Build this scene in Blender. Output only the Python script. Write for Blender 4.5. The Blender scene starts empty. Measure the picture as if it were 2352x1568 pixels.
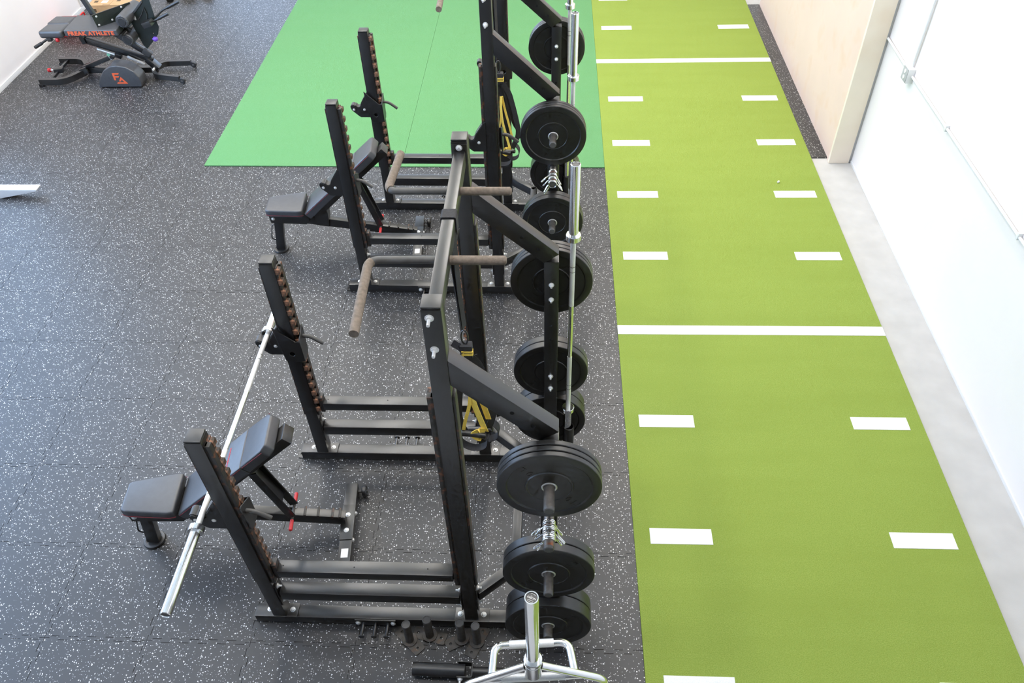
import bpy, bmesh, math, random
from mathutils import Vector, Matrix

random.seed(7)
sc = bpy.context.scene
col = sc.collection
PI = math.pi

# ------------------------------------------------------------------ camera
F_PX = 1837.5309
pitch, yaw, roll, CAM_H = 0.7815, -0.0662, -0.0397, 4.3565
_cy, _sy, _cp, _sp = math.cos(yaw), math.sin(yaw), math.cos(pitch), math.sin(pitch)
_fw = Vector((_sy * _cp, _cy * _cp, -_sp))
_rt = Vector((_cy, -_sy, 0))
_up = _rt.cross(_fw)
_r2 = math.cos(roll) * _rt + math.sin(roll) * _up
_u2 = -math.sin(roll) * _rt + math.cos(roll) * _up
cam_d = bpy.data.cameras.new('camera')
cam_d.sensor_width = 36.0
cam_d.lens = F_PX / 2352 * 36.0
cam_d.clip_end = 100
cam = bpy.data.objects.new('camera', cam_d)
col.objects.link(cam)
M = Matrix((( _r2.x, _u2.x, -_fw.x, 0), (_r2.y, _u2.y, -_fw.y, 0), (_r2.z, _u2.z, -_fw.z, CAM_H), (0, 0, 0, 1)))
cam.matrix_world = M
sc.camera = cam

# ------------------------------------------------------------------ world, exposure
world = bpy.data.worlds.new('world')
sc.world = world
world.use_nodes = True
bg = world.node_tree.nodes['Background']
bg.inputs['Color'].default_value = (0.45, 0.66, 1.0, 1)
bg.inputs['Strength'].default_value = 8.0
LAMP = 41.0
sc.view_settings.view_transform = 'Standard'
sc.view_settings.look = 'None'
sc.view_settings.gamma = 1
sc.view_settings.use_curve_mapping = False
sc.view_settings.exposure = 0.0
sc.cycles.use_denoising = True
sc.cycles.max_bounces = 4
sc.cycles.diffuse_bounces = 3
sc.cycles.glossy_bounces = 3
sc.cycles.caustics_reflective = False
sc.cycles.caustics_refractive = False
sc.cycles.use_adaptive_sampling = True
sc.cycles.adaptive_threshold = 0.04
sc.cycles.adaptive_min_samples = 12
sc.cycles.sample_clamp_indirect = 6.0

# ------------------------------------------------------------------ materials
MATS = {}
def mat(name, color, rough=0.5, metal=0.0, spec=0.5, var=0.0, vscale=20.0, bump=0.0, bscale=200.0, emit=0.0, alt=None, altscale=8.0, altlo=0.5, althi=0.6, rvar=0.0):
    m = bpy.data.materials.new(name); m.use_nodes = True
    nt = m.node_tree; p = nt.nodes['Principled BSDF']
    p.inputs['Base Color'].default_value = (*color, 1)
    p.inputs['Roughness'].default_value = rough
    p.inputs['Metallic'].default_value = metal
    p.inputs['Specular IOR Level'].default_value = spec
    tc = nt.nodes.new('ShaderNodeTexCoord')
    src = None
    if var > 0 or alt or rvar > 0:
        n = nt.nodes.new('ShaderNodeTexNoise'); n.inputs['Scale'].default_value = vscale; n.inputs['Detail'].default_value = 2
        nt.links.new(tc.outputs['Object'], n.inputs['Vector'])
        r = nt.nodes.new('ShaderNodeMapRange'); r.inputs['From Min'].default_value = 0.3; r.inputs['From Max'].default_value = 0.7
        r.inputs['To Min'].default_value = 1 - var; r.inputs['To Max'].default_value = 1 + var
        nt.links.new(n.outputs['Fac'], r.inputs['Value'])
        mul = nt.nodes.new('ShaderNodeVectorMath'); mul.operation = 'SCALE'
        mul.inputs[0].default_value = color
        nt.links.new(r.outputs['Result'], mul.inputs['Scale'])
        src = mul.outputs['Vector']
        if rvar > 0:
            rr = nt.nodes.new('ShaderNodeMapRange'); rr.inputs['From Min'].default_value = 0.3; rr.inputs['From Max'].default_value = 0.7
            rr.inputs['To Min'].default_value = max(0.02, rough - rvar); rr.inputs['To Max'].default_value = rough + rvar
            nt.links.new(n.outputs['Fac'], rr.inputs['Value']); nt.links.new(rr.outputs['Result'], p.inputs['Roughness'])
        if alt:
            n2 = nt.nodes.new('ShaderNodeTexNoise'); n2.inputs['Scale'].default_value = altscale; n2.inputs['Detail'].default_value = 2
            nt.links.new(tc.outputs['Object'], n2.inputs['Vector'])
            r2 = nt.nodes.new('ShaderNodeMapRange'); r2.inputs['From Min'].default_value = altlo; r2.inputs['From Max'].default_value = althi
            nt.links.new(n2.outputs['Fac'], r2.inputs['Value'])
            mx = nt.nodes.new('ShaderNodeMix'); mx.data_type = 'RGBA'
            nt.links.new(r2.outputs['Result'], mx.inputs['Factor'])
            nt.links.new(src, mx.inputs['A']); mx.inputs['B'].default_value = (*alt, 1)
            src = mx.outputs['Result']
        nt.links.new(src, p.inputs['Base Color'])
    if bump > 0:
        nb = nt.nodes.new('ShaderNodeTexNoise'); nb.inputs['Scale'].default_value = bscale; nb.inputs['Detail'].default_value = 0
        nt.links.new(tc.outputs['Object'], nb.inputs['Vector'])
        b = nt.nodes.new('ShaderNodeBump'); b.inputs['Strength'].default_value = bump; b.inputs['Distance'].default_value = 0.002
        nt.links.new(nb.outputs['Fac'], b.inputs['Height']); nt.links.new(b.outputs['Normal'], p.inputs['Normal'])
    if emit > 0:
        p.inputs['Emission Color'].default_value = (*color, 1); p.inputs['Emission Strength'].default_value = emit
    MATS[name] = m
    return m

def rubber_floor_mat():
    m = bpy.data.materials.new('speckled_rubber'); m.use_nodes = True
    nt = m.node_tree; p = nt.nodes['Principled BSDF']; L = nt.links.new; N = nt.nodes.new
    g = N('ShaderNodeNewGeometry')
    ns = N('ShaderNodeTexNoise'); ns.noise_dimensions = '2D'; ns.inputs['Scale'].default_value = 160; ns.inputs['Detail'].default_value = 1
    L(g.outputs['Position'], ns.inputs['Vector'])
    off = N('ShaderNodeVectorMath'); off.operation = 'SUBTRACT'; off.inputs[1].default_value = (0.5, 0.5, 0.5)
    L(ns.outputs['Color'], off.inputs[0])
    sc2 = N('ShaderNodeVectorMath'); sc2.operation = 'SCALE'; sc2.inputs['Scale'].default_value = 0.009
    L(off.outputs['Vector'], sc2.inputs[0])
    add = N('ShaderNodeVectorMath'); add.operation = 'ADD'
    L(g.outputs['Position'], add.inputs[0]); L(sc2.outputs['Vector'], add.inputs[1])
    total = None
    for scale, keep, rmin, rmax in ((78, 0.72, 0.07, 0.265), (130, 0.94, 0.10, 0.26)):
        v = N('ShaderNodeTexVoronoi'); v.voronoi_dimensions = '2D'; v.inputs['Scale'].default_value = scale; v.inputs['Randomness'].default_value = 1
        L(add.outputs['Vector'], v.inputs['Vector'])
        sep = N('ShaderNodeSeparateColor'); L(v.outputs['Color'], sep.inputs['Color'])
        rad = N('ShaderNodeMapRange'); rad.inputs['From Min'].default_value = keep; rad.inputs['From Max'].default_value = 1.0
        rad.inputs['To Min'].default_value = rmin; rad.inputs['To Max'].default_value = rmax; rad.clamp = False
        L(sep.outputs['Red'], rad.inputs['Value'])
        lt = N('ShaderNodeMath'); lt.operation = 'LESS_THAN'; L(v.outputs['Distance'], lt.inputs[0]); L(rad.outputs['Result'], lt.inputs[1])
        kp = N('ShaderNodeMath'); kp.operation = 'GREATER_THAN'; L(sep.outputs['Red'], kp.inputs[0]); kp.inputs[1].default_value = keep
        ml = N('ShaderNodeMath'); ml.operation = 'MULTIPLY'; L(lt.outputs[0], ml.inputs[0]); L(kp.outputs[0], ml.inputs[1])
        if total is None: total = ml.outputs[0]
        else:
            mxn = N('ShaderNodeMath'); mxn.operation = 'MAXIMUM'; L(total, mxn.inputs[0]); L(ml.outputs[0], mxn.inputs[1]); total = mxn.outputs[0]
    nb = N('ShaderNodeTexNoise'); nb.inputs['Scale'].default_value = 1.3; nb.inputs['Detail'].default_value = 2
    L(g.outputs['Position'], nb.inputs['Vector'])
    br = N('ShaderNodeMix'); br.data_type = 'RGBA'
    br.inputs['A'].default_value = (0.022, 0.0225, 0.024, 1); br.inputs['B'].default_value = (0.036, 0.036, 0.038, 1)
    L(nb.outputs['Fac'], br.inputs['Factor'])
    mx = N('ShaderNodeMix'); mx.data_type = 'RGBA'; L(total, mx.inputs['Factor']); L(br.outputs['Result'], mx.inputs['A'])
    mx.inputs['B'].default_value = (0.82, 0.82, 0.82, 1)
    L(mx.outputs['Result'], p.inputs['Base Color'])
    p.inputs['Roughness'].default_value = 0.42
    p.inputs['Specular IOR Level'].default_value = 0.65
    fb = N('ShaderNodeTexNoise'); fb.inputs['Scale'].default_value = 350
    L(g.outputs['Position'], fb.inputs['Vector'])
    b = N('ShaderNodeBump'); b.inputs['Strength'].default_value = 0.25; b.inputs['Distance'].default_value = 0.002
    L(fb.outputs['Fac'], b.inputs['Height']); L(b.outputs['Normal'], p.inputs['Normal'])
    MATS['rubber'] = m

def turf_mat(name, c1, c2, c3):
    m = bpy.data.materials.new(name); m.use_nodes = True
    nt = m.node_tree; p = nt.nodes['Principled BSDF']; L = nt.links.new; N = nt.nodes.new
    g = N('ShaderNodeNewGeometry')
    f = N('ShaderNodeTexNoise'); f.inputs['Scale'].default_value = 190; f.inputs['Detail'].default_value = 3
    L(g.outputs['Position'], f.inputs['Vector'])
    w = N('ShaderNodeMapping'); w.inputs['Scale'].default_value = (0.5, 3.2, 1)
    L(g.outputs['Position'], w.inputs['Vector'])
    b = N('ShaderNodeTexNoise'); b.inputs['Scale'].default_value = 1.6; b.inputs['Detail'].default_value = 4
    L(w.outputs['Vector'], b.inputs['Vector'])
    r = N('ShaderNodeMapRange'); r.inputs['From Min'].default_value = 0.32; r.inputs['From Max'].default_value = 0.68; L(f.outputs['Fac'], r.inputs['Value'])
    m1 = N('ShaderNodeMix'); m1.data_type = 'RGBA'; m1.inputs['A'].default_value = (*c1, 1); m1.inputs['B'].default_value = (*c2, 1); L(r.outputs['Result'], m1.inputs['Factor'])
    r2 = N('ShaderNodeMapRange'); r2.inputs['From Min'].default_value = 0.4; r2.inputs['From Max'].default_value = 0.75; r2.inputs['To Max'].default_value = 0.6
    L(b.outputs['Fac'], r2.inputs['Value'])
    m2 = N('ShaderNodeMix'); m2.data_type = 'RGBA'; L(r2.outputs['Result'], m2.inputs['Factor']); L(m1.outputs['Result'], m2.inputs['A']); m2.inputs['B'].default_value = (*c3, 1)
    L(m2.outputs['Result'], p.inputs['Base Color'])
    p.inputs['Roughness'].default_value = 0.85; p.inputs['Specular IOR Level'].default_value = 0.25
    bp = N('ShaderNodeBump'); bp.inputs['Strength'].default_value = 0.7; bp.inputs['Distance'].default_value = 0.004
    L(f.outputs['Fac'], bp.inputs['Height']); L(bp.outputs['Normal'], p.inputs['Normal'])
    MATS[name] = m

rubber_floor_mat()
turf_mat('turf_strip', (0.195, 0.285, 0.040), (0.295, 0.372, 0.078), (0.222, 0.302, 0.048))
turf_mat('turf_green', (0.105, 0.275, 0.105), (0.138, 0.322, 0.138), (0.112, 0.292, 0.115))
mat('turf_white', (0.82, 0.83, 0.82), 0.9, var=0.06, vscale=150, bump=0.5)
mat('concrete', (0.50, 0.495, 0.485), 0.8, var=0.06, vscale=6, bump=0.15)
mat('white_wall', (0.90, 0.865, 0.865), 0.6, var=0.012, vscale=3)
mat('ceiling_white', (0.85, 0.85, 0.85), 0.8, var=0.01)
mat('trim_white', (0.80, 0.81, 0.81), 0.5, var=0.01)
mat('trim_grey', (0.45, 0.46, 0.47), 0.5, var=0.03)
mat('plywood', (0.80, 0.62, 0.53), 0.65, var=0.03, vscale=2.5, alt=(0.76, 0.55, 0.42), altscale=5, altlo=0.52, althi=0.85)
mat('stud_wood', (0.93, 0.83, 0.70), 0.65, var=0.025, vscale=4, alt=(0.87, 0.73, 0.57), altscale=3, altlo=0.55, althi=0.9)
mat('steel', (0.012, 0.012, 0.0125), 0.32, spec=1.0, var=0.18, vscale=14, rvar=0.02)
mat('steel_worn', (0.030, 0.028, 0.026), 0.45, spec=0.6, var=0.3, vscale=25, alt=(0.20, 0.075, 0.035), altscale=30, altlo=0.55, althi=0.72)
mat('tooth_rust', (0.060, 0.045, 0.036), 0.6, var=0.35, vscale=60, alt=(0.42, 0.19, 0.10), altscale=28, altlo=0.44, althi=0.62)
mat('horn', (0.17, 0.155, 0.14), 0.38, metal=0.6, var=0.3, vscale=30, alt=(0.28, 0.10, 0.05), altscale=14, altlo=0.56, althi=0.68)
mat('horn_cap', (0.09, 0.088, 0.085), 0.5, var=0.15)
mat('chrome', (0.92, 0.92, 0.91), 0.14, metal=1.0, var=0.03, vscale=40, rvar=0.03)
mat('knurl', (0.88, 0.88, 0.87), 0.45, metal=0.55, var=0.05, vscale=200, bump=0.3, bscale=900)
mat('zinc', (0.90, 0.90, 0.89), 0.32, metal=0.45, var=0.08, vscale=50)
mat('plate_rubber', (0.010, 0.0102, 0.0105), 0.38, spec=0.8, var=0.15, vscale=18)
mat('insert_steel', (0.72, 0.71, 0.69), 0.35, metal=0.7, var=0.15)
mat('grip_tape', (0.20, 0.16, 0.125), 0.85, var=0.2, vscale=60, bump=0.5, bscale=700)
mat('vinyl', (0.050, 0.052, 0.058), 0.40, spec=0.9, var=0.1, vscale=30, bump=0.1, bscale=900)
mat('red', (0.62, 0.03, 0.035), 0.4, var=0.08)
mat('red_dark', (0.20, 0.022, 0.03), 0.6, var=0.1)
mat('black_plastic', (0.014, 0.014, 0.015), 0.38, spec=0.9, var=0.12)
mat('liner', (0.055, 0.055, 0.056), 0.45, var=0.1)
mat('hole_black', (0.004, 0.004, 0.004), 0.9, var=0.1)
mat('web_black', (0.022, 0.022, 0.026), 0.7, var=0.2, vscale=120, bump=0.4, bscale=800)
mat('web_yellow', (1.0, 0.70, 0.11), 0.7, var=0.1, vscale=120, bump=0.3, bscale=800)
mat('print_white', (0.8, 0.8, 0.78), 0.6, var=0.02)
mat('orange_print', (0.85, 0.14, 0.05), 0.5, var=0.03)
mat('cardboard', (0.55, 0.36, 0.19), 0.85, var=0.08, vscale=20)
mat('box_print', (0.12, 0.085, 0.05), 0.9, var=0.1)
mat('purple', (0.22, 0.10, 0.62), 0.35, var=0.05)
mat('mint', (0.30, 0.72, 0.45), 0.4, var=0.05)
mat('powder_white', (0.82, 0.82, 0.82), 0.45, var=0.02)
mat('dark_green', (0.014, 0.020, 0.017), 0.4, spec=0.6, var=0.12)
mat('dusty_steel', (0.060, 0.054, 0.048), 0.5, var=0.3, vscale=35, alt=(0.13, 0.075, 0.045), altscale=22, altlo=0.6, althi=0.8)
mat('dark_wall', (0.16, 0.16, 0.165), 0.7, var=0.03)
mat('lamp_glow', (1.0, 0.945, 0.875), 0.6, emit=LAMP)
gm = bpy.data.materials.new('window_glass'); gm.use_nodes = True
_nt = gm.node_tree; _nt.nodes.clear()
_o = _nt.nodes.new('ShaderNodeOutputMaterial'); _mx = _nt.nodes.new('ShaderNodeMixShader'); _t = _nt.nodes.new('ShaderNodeBsdfTransparent'); _g = _nt.nodes.new('ShaderNodeBsdfGlossy')
_mx.inputs[0].default_value = 0.06; _g.inputs['Roughness'].default_value = 0.02
_nt.links.new(_t.outputs[0], _mx.inputs[1]); _nt.links.new(_g.outputs[0], _mx.inputs[2]); _nt.links.new(_mx.outputs[0], _o.inputs[0])
MATS['window_glass'] = gm
MATS['lamp_glow'].cycles.emission_sampling = 'FRONT'

# ------------------------------------------------------------------ mesh helpers
def B(): return bmesh.new()

def tobm(bm, verts, faces):
    vs = [bm.verts.new(v) for v in verts]
    out = []
    for f in faces:
        try: out.append(bm.faces.new([vs[i] for i in f]))
        except ValueError: pass
    return vs

def box(bm, x0, x1, y0, y1, z0, z1, bev=0.0, seg=2):
    vs = tobm(bm, [(x0,y0,z0),(x1,y0,z0),(x1,y1,z0),(x0,y1,z0),(x0,y0,z1),(x1,y0,z1),(x1,y1,z1),(x0,y1,z1)],
              [(0,3,2,1),(4,5,6,7),(0,1,5,4),(1,2,6,5),(2,3,7,6),(3,0,4,7)])
    if bev > 0: bevel(bm, vs, bev, seg)
    return bm

def bevel(bm, vs, bev, seg=2):
    s = set(vs)
    es = [e for e in bm.edges if e.verts[0] in s and e.verts[1] in s]
    bmesh.ops.bevel(bm, geom=es, offset=bev, segments=seg, affect='EDGES', profile=0.6)

def beam(bm, p0, p1, w, h, side=(0,1,0), bev=0.005, seg=2):
    """box from p0 to p1; w along `side`, h along the third axis"""
    p0, p1 = Vector(p0), Vector(p1)
    d = (p1 - p0).normalized(); s = Vector(side); s = (s - d * s.dot(d)).normalized(); t = d.cross(s)
    vs = []
    for p in (p0, p1):
        for a, b in ((-1,-1),(1,-1),(1,1),(-1,1)):
            vs.append(p + s * (a * w / 2) + t * (b * h / 2))
    v = tobm(bm, vs, [(0,3,2,1),(4,5,6,7),(0,1,5,4),(1,2,6,5),(2,3,7,6),(3,0,4,7)])
    if bev > 0: bevel(bm, v, bev, seg)
    return bm

def post(bm, b, t, wx, wy, bev=0.005):
    """near-vertical prism: b and t are the low x / low y corners at bottom and top"""
    vs = []
    for p in (b, t):
        for a, c in ((0,0),(1,0),(1,1),(0,1)):
            vs.append((p[0] + a * wx, p[1] + c * wy, p[2]))
    v = tobm(bm, vs, [(0,3,2,1),(4,5,6,7),(0,1,5,4),(1,2,6,5),(2,3,7,6),(3,0,4,7)])
    if bev > 0: bevel(bm, v, bev, 2)
    return bm

def cyl(bm, p0, p1, r, r1=None, n=20, cap=True, bev=0.0):
    p0, p1 = Vector(p0), Vector(p1); r1 = r if r1 is None else r1
    d = (p1 - p0); L = d.length; d.normalize()
    a = Vector((0,0,1)) if abs(d.z) < 0.9 else Vector((1,0,0))
    s = d.cross(a).normalized(); t = d.cross(s)
    prof = [(0, r), (L, r1)]
    if bev > 0: prof = [(0, r - bev), (bev, r), (L - bev, r1), (L, r1 - bev)]
    rings = []
    for (z, rr) in prof:
        rings.append([bm.verts.new(p0 + d * z + (s * math.cos(2*PI*i/n) + t * math.sin(2*PI*i/n)) * rr) for i in range(n)])
    for k in range(len(rings) - 1):
        for i in range(n):
            bm.faces.new((rings[k][i], rings[k][(i+1) % n], rings[k+1][(i+1) % n], rings[k+1][i]))
    if cap:
        bm.faces.new(rings[0][::-1]); bm.faces.new(rings[-1])
    return bm

def lathe(bm, prof, n=48, axis='Z', org=(0,0,0), closed=False):
    """prof: list of (r, h); h runs along axis"""
    rings = []
    for (r, h) in prof:
        ring = []
        for i in range(n):
            c, s = math.cos(2*PI*i/n) * r, math.sin(2*PI*i/n) * r
            p = {'Z': (c, s, h), 'Y': (c, h, s), 'X': (h, c, s)}[axis]
            ring.append(bm.verts.new((p[0]+org[0], p[1]+org[1], p[2]+org[2])))
        rings.append(ring)
    m = len(rings)
    for k in range(m if closed else m - 1):
        a, b = rings[k], rings[(k+1) % m]
        for i in range(n):
            bm.faces.new((a[i], a[(i+1) % n], b[(i+1) % n], b[i]))
    if not closed:
        if prof[0][0] > 1e-6: bm.faces.new(rings[0])
        if prof[-1][0] > 1e-6: bm.faces.new(rings[-1])
    return bm

def fillet(pts, r, n=6):
    pts = [Vector(p) for p in pts]; out = [pts[0]]
    for i in range(1, len(pts) - 1):
        p, a, b = pts[i], pts[i-1], pts[i+1]
        da, db = (a - p), (b - p)
        k = min(r, da.length * 0.49, db.length * 0.49)
        q0, q1 = p + da.normalized() * k, p + db.normalized() * k
        for j in range(n + 1):
            t = j / n
            out.append(q0 * (1-t)**2 + p * 2*t*(1-t) + q1 * t*t)
    out.append(pts[-1]); return out

def tube(bm, pts, r, n=12, cap=True):
    pts = [Vector(p) for p in pts]
    rings = []; prev = None
    for i, p in enumerate(pts):
        if i == 0: d = pts[1] - p
        elif i == len(pts) - 1: d = p - pts[i-1]
        else: d = (pts[i+1] - p).normalized() + (p - pts[i-1]).normalized()
        d.normalize()
        if prev is None:
            a = Vector((0,0,1)) if abs(d.z) < 0.9 else Vector((1,0,0)); s = d.cross(a).normalized()
        else:
            s = (prev - d * prev.dot(d)).normalized()
        prev = s; t = d.cross(s)
        rr = r[i] if isinstance(r, (list, tuple)) else r
        rings.append([bm.verts.new(p + (s * math.cos(2*PI*k/n) + t * math.sin(2*PI*k/n)) * rr) for k in range(n)])
    for k in range(len(rings) - 1):
        for i in range(n):
            bm.faces.new((rings[k][i], rings[k][(i+1) % n], rings[k+1][(i+1) % n], rings[k+1][i]))
    if cap:
        bm.faces.new(rings[0][::-1]); bm.faces.new(rings[-1])
    return bm

def ribbon(bm, pts, wdir, w, th=0.003):
    pts = [Vector(p) for p in pts]
    wd = [Vector(x).normalized() for x in wdir] if isinstance(wdir[0], (tuple, list, Vector)) else [Vector(wdir).normalized()] * len(pts)
    rings = []
    for i, p in enumerate(pts):
        d = (pts[min(i+1, len(pts)-1)] - pts[max(i-1, 0)]).normalized()
        s = (wd[i] - d * wd[i].dot(d)).normalized(); t = d.cross(s)
        rings.append([bm.verts.new(p + s*a*w/2 + t*b*th/2) for a, b in ((-1,-1),(1,-1),(1,1),(-1,1))])
    for k in range(len(rings) - 1):
        for i in range(4):
            bm.faces.new((rings[k][i], rings[k][(i+1) % 4], rings[k+1][(i+1) % 4], rings[k+1][i]))
    bm.faces.new(rings[0][::-1]); bm.faces.new(rings[-1])
    return bm

def plate(bm, outer, th, plane='XZ', off=0.0, holes=(), bev=0.0):
    """flat plate cut to `outer` (list of 2D), extruded th from off along the third axis, with round holes (cx, cy, r)"""
    b2 = bmesh.new()
    loops = [list(outer)] + [[(cx + r*math.cos(2*PI*i/16), cy + r*math.sin(2*PI*i/16)) for i in range(16)] for cx, cy, r in holes]
    es = []
    for lp in loops:
        vs = [b2.verts.new((x, y, 0)) for x, y in lp]
        for i in range(len(vs)): es.append(b2.edges.new((vs[i], vs[(i+1) % len(vs)])))
    if holes: bmesh.ops.triangle_fill(b2, use_beauty=True, use_dissolve=False, edges=es)
    else: b2.faces.new(b2.verts[:])
    r = bmesh.ops.extrude_face_region(b2, geom=b2.faces[:])
    bmesh.ops.translate(b2, vec=(0, 0, th), verts=[v for v in r['geom'] if isinstance(v, bmesh.types.BMVert)])
    for v in b2.verts:
        x, y, z = v.co
        v.co = {'XZ': (x, z + off, y), 'XY': (x, y, z + off), 'YZ': (z + off, x, y)}[plane]
    me = bpy.data.meshes.new('tmp'); b2.to_mesh(me); b2.free(); bm.from_mesh(me); bpy.data.meshes.remove(me)
    return bm

def soften(bm, off=0.0015):
    es = [e for e in bm.edges if len(e.link_faces) == 2 and e.calc_face_angle() > 0.7]
    bmesh.ops.bevel(bm, geom=es, offset=off, segments=1, affect='EDGES')
    return bm

def mesh_of(bm, name, smooth=True, ang=0.6):
    bmesh.ops.recalc_face_normals(bm, faces=bm.faces[:])
    me = bpy.data.meshes.new(name); bm.to_mesh(me); bm.free()
    if smooth:
        me.polygons.foreach_set('use_smooth', [True] * len(me.polygons))
        me.set_sharp_from_angle(angle=ang)
    return me

def obj(name, bm_or_me, m, parent=None, smooth=True, ang=0.6):
    me = bm_or_me if isinstance(bm_or_me, bpy.types.Mesh) else mesh_of(bm_or_me, name, smooth, ang)
    if not me.materials: me.materials.append(MATS[m])
    o = bpy.data.objects.new(name, me); col.objects.link(o)
    if parent: o.parent = parent
    return o

def thing(name, label, cat, loc=(0,0,0), rz=0.0, group=None, rot=None):
    o = bpy.data.objects.new(name, None); col.objects.link(o)
    o.empty_display_size = 0.1; o.location = loc; o.rotation_euler = rot if rot else (0, 0, rz)
    o['label'] = label; o['category'] = cat
    if group: o['group'] = group
    return o

def tag(o, label, cat, group=None):
    o['label'] = label; o['category'] = cat
    if group: o['group'] = group
    return o

def struct(o):
    o['kind'] = 'structure'; return o

def dup_tree(root, loc, rz=None, label=None, group=None, rot=None):
    r = root.copy(); col.objects.link(r); r.location = loc
    if rz is not None: r.rotation_euler = (0, 0, rz)
    if rot: r.rotation_euler = rot
    if label: r['label'] = label
    if group: r['group'] = group
    for ch in list(root.children):
        c = ch.copy(); col.objects.link(c); c.parent = r
        for g in ch.children:
            d = g.copy(); col.objects.link(d); d.parent = c
    return r

def text_mesh(body, size, depth=0.001, align='CENTER', shear=0.0, bold=0.0, spacing=1.0):
    cu = bpy.data.curves.new('txt', 'FONT'); cu.body = body; cu.size = size; cu.extrude = depth
    cu.align_x = align; cu.align_y = 'CENTER'; cu.shear = shear; cu.offset = bold; cu.space_character = spacing; cu.resolution_u = 3
    o = bpy.data.objects.new('txt', cu); col.objects.link(o)
    dg = bpy.context.evaluated_depsgraph_get(); dg.update()
    me = bpy.data.meshes.new_from_object(o.evaluated_get(dg))
    bpy.data.objects.remove(o); bpy.data.curves.remove(cu)
    me.materials.clear()
    return me

def bolt_mesh(r=0.011, h=0.010, stud=0.0):
    bm = B()
    lathe(bm, [(0, 0), (r * 1.45, 0), (r * 1.45, h * 0.2), (r, h * 0.22), (r, h * 0.75), (r * 0.6, h), (0, h)], n=12)
    if stud: cyl(bm, (0, 0, h * 0.8), (0, 0, h + stud), r * 0.55, n=10)
    return mesh_of(bm, 'bolt', ang=0.5)
BOLT = bolt_mesh(); BOLT_S = bolt_mesh(0.008, 0.006); BOLT_STUD = bolt_mesh(0.012, 0.012, 0.03); BOLT_NUT = bolt_mesh(0.0105, 0.012, 0.012)
for _m in (BOLT, BOLT_S, BOLT_STUD, BOLT_NUT): _m.materials.append(MATS['zinc'])
ROT_DIR = {'-y': (PI/2, 0, 0), '+y': (-PI/2, 0, 0), '+z': (0, 0, 0), '+x': (0, PI/2, 0), '-x': (0, -PI/2, 0)}
def bolt(p, d, parent, me=None):
    o = obj('bolt', me or BOLT, 'zinc', parent); o.location = p; o.rotation_euler = ROT_DIR[d]; return o

# ================================================================== SETTING
XL, XR, YB, YF, ZC = -6.44, 2.93, -4.0, 14.0, 6.2
o = obj('floor', box(B(), XL - 0.2, XR + 0.2, YB, YF, -0.25, -0.012), 'concrete', smooth=False); struct(o); floor = o

# interlocking rubber tiles
T = 0.6
def wave(t):
    u = t % T
    if u < 0.03 or u > T - 0.03: return 0.0
    return 0.011 if int((u - 0.03) / 0.054) % 2 == 0 else -0.011
def side_pts():
    ts = [0.0]; k = 0.03
    out = [(0.0, 0.0)]
    cuts = [0.03 + i * 0.054 for i in range(11)]
    lastv = 0.0
    for c in cuts:
        v = wave(c + 0.001) if c < T - 0.031 else 0.0
        out.append((c, lastv)); out.append((c, v)); lastv = v
    out.append((T, 0.0))
    return out
sp = side_pts()
g2 = 0.0015
outline = []
for t, v in sp[:-1]: outline.append((t, v + g2))
for t, v in sp[:-1]: outline.append((T + v - g2, t))
for t, v in reversed(sp[1:]): outline.append((t, T + v - g2))
for t, v in reversed(sp[1:]): outline.append((v + g2, t))
clean = []
for p in outline:
    if not clean or (abs(p[0]-clean[-1][0]) + abs(p[1]-clean[-1][1])) > 1e-4: clean.append(p)
tile_me = mesh_of(plate(B(), clean, 0.0095, 'XY', -0.0095), 'floor_tile', smooth=False)
for i in range(-9, 3):
    for j in range(-2, 17):
        x0, y0 = -1.08 + i * T, 1.95 + j * T
        if x0 > 0.5: continue
        if x0 > -3.4 and y0 > 7.2: continue
        if x0 < XL - 0.05: continue
        t = obj('rubber_tile', tile_me, 'rubber', floor); t.location = (x0, y0, 0)
# speckled rubber strip along the plywood, and between strip turf and wall
bm = box(B(), 2.562, 2.73, 6.985, 10.70, -0.0115, 0.0, 0.001); obj('rubber_strip', bm, 'rubber', floor)

# turf strip
SX0, SW, SY0 = 0.5285, 2.0322, 4.5096
U = 0.9144
turf = obj('turf_lane', box(B(), SX0, SX0 + SW, YB + 1.0, YF - 0.2, -0.0115, 0.010, 0.002, 1), 'turf_strip'); turf.parent = floor
line_me = mesh_of(box(B(), 0, SW, -0.05, 0.05, 0.009, 0.0125, 0.001, 1), 'yard_line')
tick_me = mesh_of(box(B(), 0, 0.3793, -0.055, 0.055, 0.009, 0.0125, 0.001, 1), 'yard_mark')
for k in range(-6, 10):
    y = SY0 + k * U
    if k % 5 == 0:
        l = obj('yard_line', line_me, 'turf_white', turf); l.location = (SX0, y, 0)
    else:
        for xx in (SX0 + 0.0978, SX0 + SW - 0.0978 - 0.3793):
            l = obj('yard_mark', tick_me, 'turf_white', turf); l.location = (xx, y, 0)
# green turf, two rolls butted at a seam
for xa, xb in ((-3.502, -1.487), (-1.4845, 0.527)):
    bm = B(); tobm(bm, [(xa, 6.865 - (xa+3.5)*0.0145, -0.0005), (xb, 6.865 - (xb+3.5)*0.0145, -0.0005), (xb, YF-0.2, -0.0005), (xa, YF-0.2, -0.0005),
                        (xa, 6.865 - (xa+3.5)*0.0145, 0.009), (xb, 6.865 - (xb+3.5)*0.0145, 0.009), (xb, YF-0.2, 0.009), (xa, YF-0.2, 0.009)],
                   [(0,3,2,1),(4,5,6,7),(0,1,5,4),(1,2,6,5),(2,3,7,6),(3,0,4,7)])
    t = obj('turf_roll', bm, 'turf_green', floor, smooth=False)

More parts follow.
